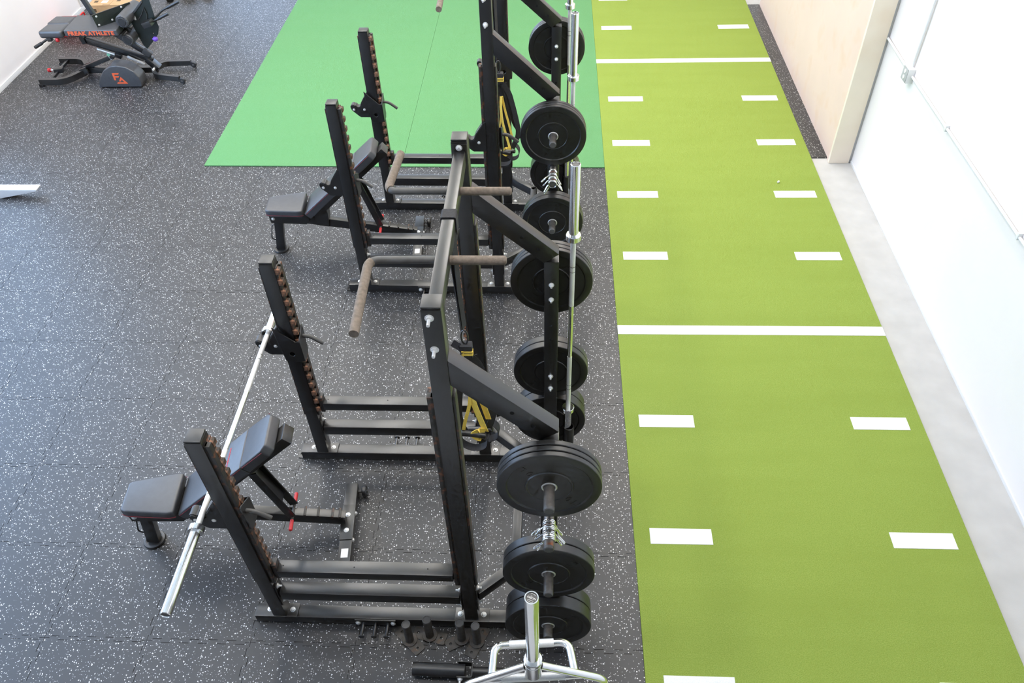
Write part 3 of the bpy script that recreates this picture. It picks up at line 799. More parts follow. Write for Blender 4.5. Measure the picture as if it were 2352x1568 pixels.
# ================================================================== HEX TRAP BAR (standing on end)
t = thing('hex_trap_bar', 'chrome hex trap bar standing on end at the bottom of the picture', 'trap bar', (-0.055, 1.30, 0.012), 0.075)
for top in (1, 0):
    f = (lambda z: 1.84 - z) if top else (lambda z: z)
    bm = B(); lathe(bm, [(0.0, f(0.005)), (0.0195, f(0.005)), (0.0205, f(0.0)), (0.0245, f(0.0)), (0.025, f(0.002)), (0.025, f(0.49)), (0.0, f(0.49))], n=40); sl = obj('sleeve', bm, 'chrome', t, ang=0.5)
    bm = B(); lathe(bm, [(0.0, f(0.003)), (0.0195, f(0.003)), (0.0195, f(0.007)), (0, f(0.007))], n=32); cap = obj('end_cap', bm, 'black_plastic', sl)
    bm = B(); lathe(bm, [(0.0, f(0.475)), (0.033, f(0.475)), (0.0355, f(0.478)), (0.0355, f(0.497)), (0.031, f(0.50)), (0.031, f(0.505)), (0.034, f(0.506)), (0.034, f(0.60)), (0.0, f(0.60))], n=40); obj('collar', bm, 'chrome', t, ang=0.5)
    if top:
        zt = f(0.0028)
        me = text_mesh('ORION', 0.0095, 0.0002, bold=0.0001); me.materials.append(MATS['print_white'])
        w = obj('printed_name', me, 'print_white', sl); w.location = (0.0, -0.0005, zt); w.rotation_euler = (0, 0, -0.43)
        bm = B()
        for (cx, cy, L_, a) in ((0.0008, 0.0065, 0.005, -0.43), (-0.0025, -0.0088, 0.019, -0.43)):
            bb = B(); box(bb, -L_/2, L_/2, -0.0005, 0.0005, 0, 0.0003); 
            for v in bb.verts: v.co = Matrix.Rotation(a, 3, 'Z') @ v.co + Vector((cx, cy, zt))
            mm = bpy.data.meshes.new('x'); bb.to_mesh(mm); bb.free(); bm.from_mesh(mm); bpy.data.meshes.remove(mm)
        for a0, a1 in ((25, 60), (68, 95), (200, 285)):
            pts = [(0.0155 * math.cos(math.radians(a0 + (a1-a0)*i/8)), 0.0155 * math.sin(math.radians(a0 + (a1-a0)*i/8)), zt + 0.0002) for i in range(9)]
            ribbon(bm, pts, [(p[0], p[1], 0) for p in pts], 0.0010, 0.0003)
        obj('printed_marks', bm, 'print_white', sl)
for s in (-1, 1):
    pts = fillet([(s * 0.03, 0, 1.298), (s * 0.285, 0, 1.140), (s * 0.285, 0, 0.70), (s * 0.03, 0, 0.542)], 0.05, 8)
    obj('frame_side', tube(B(), pts, 0.0155, 18), 'chrome', t)
for zc in (1.195, 0.645):
    bm = B(); tube(bm, [(-0.19, 0, zc), (0.19, 0, zc)], 0.0155, 18); hb = obj('low_handle', bm, 'chrome', t)
    bm = B(); tube(bm, [(-0.125, 0, zc), (0.125, 0, zc)], 0.0166, 18); obj('handle_knurl', bm, 'knurl', hb)
    bm = B(); tube(bm, fillet([(-0.165, 0.0, zc), (-0.15, 0.135, zc), (0.15, 0.135, zc), (0.165, 0.0, zc)], 0.04, 8), 0.0155, 18); hb = obj('high_handle', bm, 'chrome', t)
    bm = B(); tube(bm, [(-0.09, 0.135, zc), (0.09, 0.135, zc)], 0.0168, 18); obj('handle_knurl', bm, 'knurl', hb)

# ================================================================== ADJUSTABLE BENCHES
def pad(bm, poly, z0, z1, bev):
    v = plate(bm, poly, z1 - z0, 'XY', z0)
    bmesh.ops.bevel(bm, geom=bm.edges[:], offset=bev, segments=4, affect='EDGES', profile=0.55)
    return bm
def xf(bm, mtx):
    for v in bm.verts: v.co = mtx @ v.co
    return bm
def bench(label, loc, rz, back_text):
    t = thing('adjustable_bench', label, 'bench', loc, rz, 'adjustable benches')
    bm = B(); lathe(bm, [(0, 0), (0.066, 0), (0.068, 0.006), (0.064, 0.016), (0.050, 0.017), (0.050, 0.010), (0.0, 0.010)], n=36); xf(bm, Matrix.Translation((0.0, 0, 0))); obj('front_foot', bm, 'black_plastic', t)
    bm = B(); beam(bm, (0.0, 0, 0.012), (0.058, 0, 0.38), 0.052, 0.074, (0, 1, 0), 0.004); obj('front_leg', bm, 'steel', t)
    bm = B(); tube(bm, fillet([(0.012, -0.012, 0.09), (-0.055, -0.012, 0.13), (-0.020, -0.012, 0.27), (0.035, -0.012, 0.28)], 0.02, 5), 0.005, 8); obj('carry_handle', bm, 'black_plastic', t)
    S0, S1 = Vector((0.02, 0, 0.375)), Vector((1.215, 0, 0.125))
    bm = B(); beam(bm, S0, S1, 0.056, 0.076, (0, 1, 0), 0.004); sp_ = obj('main_beam', bm, 'steel', t)
    d = (S1 - S0).normalized(); up = Vector((0, 1, 0)).cross(d); up = up if up.z > 0 else -up
    for k, s_ in enumerate((0.80, 0.865, 0.935, 0.972)):
        p = S0 + (S1 - S0) * s_ + up * 0.04
        bm = B(); beam(bm, p - Vector((0, 0.034, 0)), p + Vector((0, 0.034, 0)), 0.014, 0.022, d, 0.003); obj('ladder_notch', bm, 'steel_worn', sp_)
    # rear T base
    bm = B(); box(bm, 1.185, 1.262, -0.29, 0.28, 0.03, 0.092, 0.005); tb = obj('rear_base', bm, 'steel', t)
    bm = B(); box(bm, 1.183, 1.264, -0.14, 0.11, 0.092, 0.099, 0.003); obj('base_plate', bm, 'steel', tb)
    for yy in (-0.075, 0.035):
        b_ = obj('bolt', BOLT, 'zinc', tb); b_.location = (1.222, yy, 0.099)
    for yy in (-0.13, 0.06):
        b_ = obj('bolt', BOLT, 'zinc', tb); b_.location = (1.262, yy, 0.072); b_.rotation_euler = ROT_DIR['+x']
    bm = B(); box(bm, 1.203, 1.245, -0.26, -0.20, 0.092, 0.0928); obj('sticker', bm, 'print_white', tb)
    for yy in (-0.27, 0.255):
        bm = B(); box(bm, 1.19, 1.258, yy - 0.02, yy + 0.02, 0.0, 0.031, 0.006); obj('rubber_foot', bm, 'black_plastic', tb)
    bm = B(); cyl(bm, (1.285, 0.245, 0.042), (1.315, 0.245, 0.042), 0.036, n=28, bev=0.006); w_ = obj('wheel', bm, 'black_plastic', t)
    bm = B(); cyl(bm, (1.26, 0.245, 0.042), (1.32, 0.245, 0.042), 0.010, n=12); obj('axle', bm, 'horn_cap', w_)
    # seat
    bm = B(); plate(bm, [(0.005, 0.345), (0.30, 0.315), (0.33, 0.345), (0.33, 0.425), (0.0, 0.425)], 0.17, 'XZ', -0.085); sb = obj('seat_bracket', bm, 'steel', t)
    b_ = obj('bolt', BOLT, 'zinc', sb); b_.location = (0.03, -0.085, 0.385); b_.rotation_euler = ROT_DIR['-y']
    bm = B(); pad(bm, [(-0.015, -0.095), (0.02, -0.11), (0.27, -0.145), (0.305, -0.14), (0.305, 0.14), (0.27, 0.145), (0.02, 0.11), (-0.015, 0.095)], 0.0, 0.068, 0.016)
    ms = Matrix.Translation((0.0, 0, 0.418)) @ Matrix.Rotation(-0.02, 4, 'Y'); xf(bm, ms)
    seat = obj('seat_pad', bm, 'vinyl', t, ang=0.9)
    loop = [(-0.017, -0.095, 0.020), (0.02, -0.112, 0.020), (0.27, -0.147, 0.020), (0.307, -0.14, 0.020)]
    bm = B(); tube(bm, [ms @ Vector(p) for p in loop], 0.0022, 6); obj('red_piping', bm, 'red_dark', seat)
    loop = [(-0.017, 0.095, 0.020), (0.02, 0.112, 0.020), (0.27, 0.147, 0.020), (0.307, 0.14, 0.020)]
    bm = B(); tube(bm, [ms @ Vector(p) for p in loop], 0.0022, 6); obj('red_piping', bm, 'red_dark', seat)
    # backrest: local x along pad
    ang = math.radians(41.5)
    mb = Matrix.Translation((0.395, 0, 0.432)) @ Matrix.Rotation(-ang, 4, 'Y')
    LB = 0.80
    for (a, b) in ((-0.045, 0.575), (0.5755, LB)):
        bm = B(); pad(bm, [(a, -0.138), (b - 0.0, -0.138), (b, -0.138), (b, 0.138), (a, 0.138)] if b < LB else [(a, -0.138), (b - 0.035, -0.132), (b, -0.105), (b, 0.105), (b - 0.035, 0.132), (a, 0.138)], 0.0, 0.068, 0.012 if b == LB else 0.010); xf(bm, mb)
        bp = obj('back_pad', bm, 'vinyl', t, ang=0.9)
        for s_ in (-1, 1):
            bm = B(); tube(bm, [mb @ Vector((a + 0.01, s_ * 0.1385, 0.057)), mb @ Vector((b - (0.035 if b == LB else 0.008), s_ * 0.1385, 0.057))], 0.002, 6); obj('red_piping', bm, 'red_dark', bp)
        if b < LB:
            bm = B()
            rnd = random.Random(4)
            y = -0.085
            while y < 0.085:
                L_ = rnd.uniform(0.006, 0.012); box(bm, 0.42, 0.433, y, y + L_, 0.0682, 0.0688); y += L_ + 0.004
            xf(bm, mb); obj('red_decal', bm, 'red', bp, smooth=False)
    bm = B(); beam(bm, (0.03, 0, -0.033), (LB + 0.045, 0, -0.033), 0.11, 0.064, (0, 1, 0), 0.004); xf(bm, mb); obj('back_beam', bm, 'steel', t)
    bm = B(); plate(bm, [(0.38, 0.28), (0.48, 0.26), (0.49, 0.40), (0.47, 0.50), (0.43, 0.50), (0.37, 0.40)], 0.11, 'XZ', -0.055); obj('hinge_bracket', bm, 'steel', t)
    # adjustment strut
    top = mb @ Vector((0.46, 0, -0.075)); bot = Vector((0.915, 0, 0.235))
    for s_ in (-1, 1):
        bm = B(); beam(bm, top + Vector((0, s_ * 0.045, 0)), bot + Vector((0, s_ * 0.045, 0)), 0.010, 0.05, (0, 1, 0), 0.002); obj('strut', bm, 'steel', t)
    bm = B(); beam(bm, top + Vector((-0.02, 0, 0.02)), bot + (top - bot) * 0.25 + Vector((0, 0, 0.02)), 0.084, 0.006, (0, 1, 0), 0.001); obj('strut_web', bm, 'steel', t)
    bm = B(); cyl(bm, bot + Vector((0, -0.075, -0.01)), bot + Vector((0, 0.075, -0.01)), 0.009, n=12); pn = obj('adjust_pin', bm, 'horn_cap', t)
    for s_ in (-1, 1):
        bm = B(); cyl(bm, bot + Vector((0, s_ * 0.06, -0.01)), bot + Vector((0.0, s_ * 0.135, -0.012)), 0.0115, n=16, bev=0.004); obj('pin_grip', bm, 'red', pn)
    return t
bench('black adjustable incline bench inside the nearest rack', (-2.464, 2.592, 0), math.radians(5.2), True)
bench('black adjustable incline bench inside the farther rack', (-2.378, 5.525, 0), math.radians(4.0), True)

# ================================================================== SUSPENSION TRAINERS
def trainer(label, rk_, yoff, sx, seed, yw):
    rnd = random.Random(seed)
    t = thing('suspension_trainer', label, 'suspension trainer', rk(rk_, XT + PW/2, yoff, 0.85), rk_[1], 'suspension trainers hanging from the crossbars')
    # local z = world z - 0.85 ; crossbar top at 2.392
    zc = 2.355 - 0.85
    bm = B(); pts = []
    a_ = [(-0.031, 0, zc - 0.045), (-0.031, 0, zc + 0.041), (0.031, 0, zc + 0.041), (0.031, 0, zc - 0.045)]
    ribbon(bm, fillet(a_, 0.008, 3), (0, 1, 0), 0.060, 0.004)
    obj('anchor_loop', bm, 'web_black', t)
    bm = B(); ribbon(bm, [(-0.031, 0, zc - 0.045), (-0.01, 0.005, zc - 0.12), (0.005, 0, zc - 0.40), (0.012, -0.005, zc - 0.62)], (0.5, 1, 0), 0.038, 0.004)
    ribbon(bm, [(0.031, 0, zc - 0.045), (0.012, -0.004, zc - 0.12), (0.012, 0, zc - 0.40), (0.018, 0.004, zc - 0.62)], (0.4, 1, 0), 0.038, 0.003); obj('anchor_strap', bm, 'web_black', t)
    zk = 0.75
    bm = B(); tube(bm, [(0.015 + 0.016*math.sin(a*PI/8), 0, zk + 0.075 + 0.045*math.cos(a*PI/8)) for a in range(17)], 0.0045, 8); obj('carabiner', bm, 'black_plastic', t)
    # equalizer bundle with yellow marks
    bm = B(); box(bm, -0.012, 0.05, -0.022, 0.022, zk - 0.055, zk + 0.03, 0.008); kn = obj('equalizer', bm, 'web_black', t)
    bm = B(); box(bm, 0.0, 0.052, -0.0245, 0.0, zk - 0.012, zk - 0.002); box(bm, 0.004, 0.052, -0.0245, 0.0, zk - 0.03, zk - 0.020); box(bm, -0.004, 0.006, -0.0245, -0.004, zk - 0.045, zk + 0.0); obj('yellow_tab', bm, 'web_yellow', kn)
    bm = B(); ribbon(bm, [(-0.045, -0.01, zk + 0.045), (-0.01, -0.012, zk + 0.018), (0.01, -0.016, zk - 0.01)], (0, 0.6, 1), 0.034, 0.003); obj('loose_tail', bm, 'web_black', kn)
    # yellow webbing
    Y1 = [[(0.028, -0.02, 0.60), (0.022, -0.03, 0.52), (0.030, -0.035, 0.40), (0.060, -0.04, 0.27), (0.085, -0.04, 0.16)],
          [(0.034, -0.015, 0.60), (0.050, -0.02, 0.50), (0.080, -0.03, 0.38), (0.105, -0.03, 0.25)],
          [(0.025, -0.025, 0.50), (0.012, -0.04, 0.36), (-0.018, -0.045, 0.25), (-0.035, -0.045, 0.15)],
          [(0.085, -0.045, 0.175), (0.045, -0.055, 0.185), (0.015, -0.06, 0.155), (0.05, -0.06, 0.12), (0.08, -0.055, 0.13)]]
    for q, pts in enumerate(Y1):
        bm = B(); ribbon(bm, fillet(pts, 0.05, 4), (1, -0.35 + 0.2 * q, 0.1), (0.036, 0.030, 0.018, 0.034)[q] * yw, 0.003); obj('yellow_strap', bm, 'web_yellow', t)
    K1 = [[(0.03, 0.0, zk - 0.05), (0.075 * sx, 0.012, 0.62), (0.115 * sx, 0.0, 0.42), (0.135 * sx, -0.01, 0.28), (0.10, -0.02, 0.16)],
          [(0.012, 0.01, zk - 0.06), (-0.030, 0.01, 0.50), (-0.050, -0.005, 0.34), (-0.055, -0.02, 0.22), (-0.02, -0.03, 0.12)],
          [(0.0, 0.03, zk - 0.08), (-0.045, 0.04, 0.58), (-0.075, 0.04, 0.44), (-0.07, 0.035, 0.36)],
          [(0.05, 0.01, zk - 0.06), (0.085, 0.02, 0.50), (0.12, 0.01, 0.36), (0.16, 0.0, 0.30), (0.165, 0.0, 0.24)]]
    for q, pts in enumerate(K1):
        bm = B(); ribbon(bm, fillet(pts, 0.06, 4), [(1, 0.3, 0.0)] * len(fillet(pts, 0.06, 4)), 0.038, 0.003); obj('black_strap', bm, 'web_black', t)
    # handles and foot cradles
    for (a, b) in (((-0.045, -0.055, 0.165), (0.085, -0.05, 0.135)), ((-0.02, 0.02, 0.10), (0.12, 0.0, 0.125))):
        bm = B(); cyl(bm, a, b, 0.0165, n=16, bev=0.004); obj('grip', bm, 'black_plastic', t)
    for pts in ([(-0.055, -0.05, 0.15), (-0.05, -0.055, 0.075), (0.02, -0.06, 0.035), (0.09, -0.055, 0.055), (0.10, -0.05, 0.13)], [(0.10, 0.01, 0.20), (0.155, 0.0, 0.15), (0.15, -0.01, 0.085), (0.10, -0.015, 0.06), (0.06, -0.01, 0.09)]):
        bm = B(); ribbon(bm, fillet(pts, 0.05, 4), (0.15, 1, 0.3), 0.040, 0.004); obj('foot_cradle', bm, 'web_black', t)
    return t
trainer('black and yellow suspension trainer hanging inside the nearest rack', RACK1, 0.655, 1.0, 1, 1.0)
trainer('black and yellow suspension trainer hanging inside the farther rack', RACK2, 0.60, 1.15, 2, 0.55)

# ================================================================== LOOSE HORNS AND LANDMINE ON THE FLOOR
def loose_horn(label, loc, rz):
    t = thing('storage_peg', label, 'storage peg', loc, rz, 'loose storage pegs on the floor')
    bm = B(); plate(bm, [(-0.095, -0.028), (-0.087, -0.035), (0.087, -0.035), (0.095, -0.028), (0.095, 0.028), (0.087, 0.035), (-0.087, 0.035), (-0.095, 0.028)], 0.007, 'XY', 0.0, holes=[(-0.068, 0, 0.009), (0.068, 0, 0.009)]); obj('base_plate', bm, 'dusty_steel', t)
    bm = B(); lathe(bm, [(0.0, 0.007), (0.041, 0.007), (0.042, 0.010), (0.041, 0.014), (0.0, 0.014)], n=32); obj('flange', bm, 'dusty_steel', t)
    bm = B(); cyl(bm, (0, 0, 0.013), (0, 0, 0.192), 0.0235, n=28); pg = obj('tube', bm, 'dusty_steel', t)
    bm = B(); lathe(bm, [(0.0, 0.192), (0.0245, 0.190), (0.0245, 0.197), (0.0225, 0.2), (0.020, 0.2), (0.019, 0.198), (0.0, 0.198)], n=28); obj('end_cap', bm, 'horn_cap', pg)
loose_horn('leftmost of the four loose pegs standing on the floor before the rack', (-0.774, 1.985, 0), -0.75)
loose_horn('loose peg second from left, closest to the rack base', (-0.664, 2.015, 0), -0.22)
loose_horn('loose peg third from left on the floor, its plate turned to lower left', (-0.482, 2.0, 0), 0.5)
loose_horn('rightmost of the four loose pegs standing on the floor before the rack', (-0.394, 1.985, 0), 1.15)

t = thing('landmine_pivot', 'black steel landmine tube with a U-shaped pivot lying on the floor', 'landmine', (-0.73, 1.808, 0), -0.02)
bm = B(); cyl(bm, (0, 0, 0.045), (0.285, 0, 0.045), 0.036, n=32, cap=False); cyl(bm, (0, 0, 0.045), (0.285, 0, 0.045), 0.030, n=32, cap=False)
lathe(bm, [(0.030, 0.285), (0.036, 0.285)], n=32, axis='X', org=(0, 0, 0.045)) if False else None
cyl(bm, (0.27, 0, 0.045), (0.285, 0, 0.045), 0.0355, n=32); obj('sleeve_tube', bm, 'black_plastic', t)
bm = B(); ribbon(bm, fillet([(0.245, 0.041, 0.045), (0.325, 0.041, 0.045), (0.325, -0.041, 0.045), (0.245, -0.041, 0.045)], 0.012, 4), (0, 0, 1), 0.05, 0.006); yk = obj('yoke', bm, 'steel', t)
b_ = obj('bolt', BOLT_NUT, 'zinc', yk); b_.location = (0.262, -0.044, 0.045); b_.rotation_euler = ROT_DIR['-y']
b_ = obj('bolt', BOLT, 'zinc', yk); b_.location = (0.262, 0.044, 0.045); b_.rotation_euler = ROT_DIR['+y']
bm = B(); cyl(bm, (0.328, 0, 0.045), (0.60, 0, 0.045), 0.0255, n=28); obj('post', bm, 'black_plastic', t)
bm = B(); box(bm, 0.10, 0.14, -0.03, 0.03, 0.0, 0.012, 0.003); box(bm, 0.50, 0.54, -0.02, 0.02, 0.0, 0.022, 0.003); obj('rest_pad', bm, 'black_plastic', t)

# ================================================================== HYPER BENCH MACHINE, top left
t = thing('hyper_bench', 'black folding hyper bench with orange lettering by the left wall', 'exercise bench', (-5.2, 8.87, 0), 0)
def W(x, y, z): return (x + 5.2, y - 8.87, z)
def seg(name, a, b, w, h, m, par=t, bev=0.004, side=(0, 1, 0)):
    return obj(name, beam(B(), W(*a), W(*b), w, h, side, bev), m, par)
# front yoke
for s in (-1, 1):
    yl = 8.87 + s * 0.27
    pts = fillet([W(-6.0, yl, 0.055), W(-5.70, yl, 0.055), W(-5.55, 8.87 + s * 0.04, 0.062)], 0.12, 8)
    bm = B(); ribbon(bm, pts, (0, 0, 1), 0.07, 0.052); lg = obj('front_leg', bm, 'steel', t)
    bm = B(); box(bm, *(-6.02 + 5.2, -5.97 + 5.2), yl - 8.87 - 0.03, yl - 8.87 + 0.03, 0.0, 0.04, 0.006); obj('rubber_foot', bm, 'black_plastic', lg)
seg('yoke_bar', (-5.88, 8.62, 0.06), (-5.90, 9.12, 0.06), 0.03, 0.03, 'steel', side=(1, 0, 0))
seg('yoke_latch', (-5.93, 8.84, 0.075), (-5.83, 8.86, 0.075), 0.07, 0.05, 'black_plastic')
o_ = obj('latch_knob', cyl(B(), W(-6.0, 8.83, 0.085), W(-5.965, 8.83, 0.085), 0.024, n=20, bev=0.006), 'red', t)
obj('latch_pin', cyl(B(), W(-5.965, 8.83, 0.085), W(-5.92, 8.83, 0.085), 0.008, n=10), 'zinc', o_)
# spine and rear fork
seg('spine', (-5.58, 8.87, 0.065), (-4.68, 8.87, 0.065), 0.055, 0.065, 'steel')
seg('spine_bracket', (-5.59, 8.80, 0.07), (-5.50, 8.80, 0.10), 0.03, 0.07, 'steel'); seg('spine_bracket', (-5.59, 8.94, 0.07), (-5.50, 8.94, 0.10), 0.03, 0.07, 'steel')
for s in (-1, 1):
    ye = 8.845 + s * 0.205
    pts = fillet([W(-4.72, 8.87 + s * 0.02, 0.065), W(-4.66, 8.87 + s * 0.16, 0.062), W(-4.34, ye, 0.058)], 0.13, 8)
    bm = B(); ribbon(bm, pts, (0, 0, 1), 0.06, 0.042); rf = obj('rear_fork', bm, 'steel', t)
    bm = B(); cyl(bm, W(-4.315, ye - 0.018, 0.036), W(-4.315, ye + 0.018, 0.036), 0.036, n=24, bev=0.006); wh = obj('caster', bm, 'black_plastic', t)
    bm = B(); cyl(bm, W(-4.315, ye - 0.022, 0.036), W(-4.315, ye + 0.022, 0.036), 0.012, n=12); obj('axle', bm, 'horn_cap', wh)
bm = B(); box(bm, -4.70 + 5.2, -4.685 + 5.2, -0.10, -0.05, 0.055, 0.11); obj('sticker', bm, 'print_white', t, smooth=False)
# linkage
mbm = seg('main_link', (-5.43, 8.87, 0.44), (-4.70, 8.87, 0.175), 0.055, 0.07, 'steel')
seg('link_bracket', (-5.45, 8.87, 0.56), (-5.42, 8.87, 0.40), 0.09, 0.05, 'steel')
seg('seat_link', (-5.02, 8.87, 0.50), (-4.70, 8.87, 0.235), 0.05, 0.06, 'steel')
seg('link_collar', (-4.985, 8.87, 0.482), (-4.935, 8.87, 0.44), 0.056, 0.066, 'liner')
seg('link_collar', (-4.77, 8.87, 0.305), (-4.70, 8.87, 0.245), 0.056, 0.066, 'liner')
seg('front_strut', (-5.57, 8.87, 0.09), (-5.19, 8.87, 0.225), 0.05, 0.05, 'steel')
seg('strut_collar', (-5.20, 8.87, 0.22), (-5.165, 8.87, 0.235), 0.056, 0.056, 'print_white')
obj('strut_knob', cyl(B(), W(-5.15, 8.80, 0.245), W(-5.15, 8.93, 0.245), 0.026, n=18, bev=0.005), 'black_plastic', t)
obj('adjust_tip', cyl(B(), W(-5.19, 8.83, 0.265), W(-5.19, 8.85, 0.265), 0.022, n=16, bev=0.004), 'mint', t)
obj('gas_spring', cyl(B(), W(-5.29, 8.82, 0.345), W(-5.10, 8.82, 0.272), 0.013, n=14), 'zinc', t)
seg('spring_mount', (-5.10, 8.82, 0.275), (-5.03, 8.82, 0.25), 0.05, 0.05, 'steel')
seg('slot_bar', (-4.965, 8.82, 0.25), (-4.79, 8.82, 0.15), 0.02, 0.026, 'zinc', bev=0.008)
seg('rear_bracket', (-4.76, 8.87, 0.20), (-4.66, 8.87, 0.08), 0.10, 0.06, 'steel')
# seat pad, head pads
bm = B(); pad(bm, [(-5.47 + 5.2, 8.61 - 8.87), (-4.86 + 5.2, 8.61 - 8.87), (-4.86 + 5.2, 9.03 - 8.87), (-5.49 + 5.2, 9.03 - 8.87)], 0.585, 0.655, 0.010); mp = obj('main_pad', bm, 'vinyl', t, ang=0.9)
bm = B(); box(bm, -5.46 + 5.2, -4.84 + 5.2, -0.22, 0.14, 0.565, 0.584, 0.002); obj('pad_board', bm, 'black_plastic', mp)
me = text_mesh('FREAK ATHLETE', 0.062, 0.0006, bold=0.0028, spacing=1.12); me.materials.append(MATS['orange_print'])
xs = [v.co.x for v in me.vertices]; k_ = 0.53 / (max(xs) - min(xs))
for v in me.vertices: v.co.x *= k_
w = obj('printed_name', me, 'orange_print', mp); w.rotation_euler = (PI/2, 0, 0); w.location = W(-5.165, 8.6092, 0.617)
for (ya, yb) in ((8.60, 8.815), (8.82, 9.03)):
    bm = B(); pad(bm, [(-5.77 + 5.2, ya - 8.87), (-5.50 + 5.2, ya - 8.87), (-5.48 + 5.2, yb - 8.87), (-5.75 + 5.2, yb - 8.87)], 0.565, 0.65, 0.030); obj('head_pad', bm, 'vinyl', t, ang=1.0)
seg('head_bracket', (-5.72, 8.80, 0.55), (-5.48, 8.80, 0.55), 0.10, 0.035, 'steel')
seg('head_latch', (-5.70, 8.63, 0.55), (-5.65, 8.63, 0.55), 0.05, 0.04, 'black_plastic')
obj('head_knob', cyl(B(), W(-5.60, 8.62, 0.545), W(-5.57, 8.62, 0.545), 0.024, n=18, bev=0.005), 'red', t)
hb = obj('head_handle', tube(B(), [W(-5.69, 8.62, 0.56), W(-5.80, 8.62, 0.50), W(-5.86, 8.62, 0.475)], 0.013, 12), 'steel', t)
obj('handle_grip', tube(B(), [W(-5.785, 8.62, 0.508), W(-5.885, 8.62, 0.46)], 0.0185, 14), 'black_plastic', hb)
# angled side plate on the pad
a, b = Vector(W(-5.10, 8.68, 0.655)), Vector(W(-4.80, 9.0, 0.655))
bm = B(); d_ = (b - a); n_ = Vector((-d_.y, d_.x, 0)).normalized() * 0.008
vs = [a, b, b + Vector((0, 0, 0.15)), a + Vector((-0.015, 0, 0.135))]
tobm(bm, vs + [v + n_ for v in vs], [(0,1,2,3),(7,6,5,4),(0,4,5,1),(1,5,6,2),(2,6,7,3),(3,7,4,0)]); sp_ = obj('foot_plate', bm, 'dark_green', t, smooth=False)
for s_, z_ in ((0.06, 0.02), (0.07, 0.115), (0.42, 0.03), (0.75, 0.13)):
    p = a + d_ * s_ + Vector((0, 0, z_)); o_ = obj('rivet', BOLT_S, 'zinc', sp_); o_.location = p; o_.rotation_euler = (PI/2, 0, math.atan2(d_.y, d_.x))
obj('plate_edge', tube(B(), [a + Vector((-0.015, 0, 0.136)), b + Vector((0, 0, 0.151))], 0.004, 8), 'liner', sp_)
# rollers
for nm, x, z, r, y0, y1 in (('upper', -4.80, 0.715, 0.072, 8.68, 9.12), ('lower', -4.835, 0.485, 0.066, 8.72, 9.02)):
    rl = obj('roller_pad', cyl(B(), W(x, y0, z), W(x, y1, z), r, n=36, bev=0.012), 'vinyl', t)
    bm = B()
    cyl(bm, W(x, y0 - 0.006, z), W(x, y0 + 0.01, z), r * 0.62, n=28, bev=0.003); obj('roller_cap', bm, 'black_plastic', rl)
    bm = B()
    for k in range(18):
        an = k * 2 * PI / 18; c_, s_ = math.cos(an), math.sin(an)
        tube(bm, [W(x + c_ * r * 0.66, y0 - 0.002, z + s_ * r * 0.66), W(x + c_ * r * 0.92, y0 - 0.002, z + s_ * r * 0.92)], 0.0022, 5)
    obj('cap_ribs', bm, 'liner', rl)
seg('roller_arm', (-4.88, 8.80, 0.63), (-4.80, 8.80, 0.56), 0.03, 0.05, 'steel')
# big ankle plate with handles
pl = [(-4.775, 0.70), (-4.60, 0.86), (-4.57, 0.90), (-4.50, 0.90), (-4.505, 0.66), (-4.495, 0.57), (-4.53, 0.49), (-4.60, 0.42), (-4.72, 0.315), (-4.75, 0.36), (-4.775, 0.48), (-4.80, 0.64)]
bp = obj('ankle_plate', plate(B(), [(x + 5.2, z) for x, z in pl], 0.008, 'XZ', 0.0, holes=[(-4.585 + 5.2, 0.50, 0.008)]), 'dark_green', t)
obj('plate_rib', beam(B(), W(-4.77, 8.865, 0.70), W(-4.59, 8.865, 0.865), 0.012, 0.022, (0, 1, 0), 0.002), 'liner', bp)
obj('plate_tag', box(B(), -4.745 + 5.2, -4.725 + 5.2, -0.0012, 0.0, 0.655, 0.70), 'print_white', bp, smooth=False)
obj('plate_frame', tube(B(), [W(-4.70, 8.862, 0.66), W(-4.64, 8.862, 0.72), W(-4.585, 8.862, 0.80), W(-4.58, 8.862, 0.72), W(-4.60, 8.862, 0.66)], 0.005, 8), 'liner', bp)
seg('cross_tube', (-4.62, 8.80, 0.63), (-4.52, 8.80, 0.66), 0.10, 0.06, 'steel')
for (p0, p1, p2) in (((-4.53, 8.84, 0.64), (-4.51, 8.84, 0.655), (-4.325, 8.84, 0.735)), ((-4.52, 8.90, 0.66), (-4.43, 8.95, 0.73), (-4.21, 8.95, 0.825))):
    h_ = obj('side_handle', tube(B(), fillet([W(*p0), W(*p1), W(*p2)], 0.03, 4), 0.013, 12), 'steel', t)
    q0, q1 = Vector(W(*p1)), Vector(W(*p2)); q0 = q0 + (q1 - q0) * 0.3
    g_ = obj('handle_grip', cyl(B(), q0, q1, 0.019, n=16), 'black_plastic', h_)
    obj('grip_end', cyl(B(), q1, q1 + (q1 - q0).normalized() * 0.012, 0.0195, n=16), 'liner', h_)
obj('purple_knob', lathe(B(), [(0, -0.03), (0.012, -0.03), (0.012, -0.02), (0.026, -0.014), (0.029, 0.0), (0.024, 0.02), (0.010, 0.03), (0, 0.03)], n=24, axis='X', org=W(-4.575, 8.85, 0.44)), 'purple', t)
# black post rising behind the pad
seg('upright_post', (-5.30, 9.06, 0.60), (-5.52, 9.10, 1.30), 0.05, 0.05, 'steel')
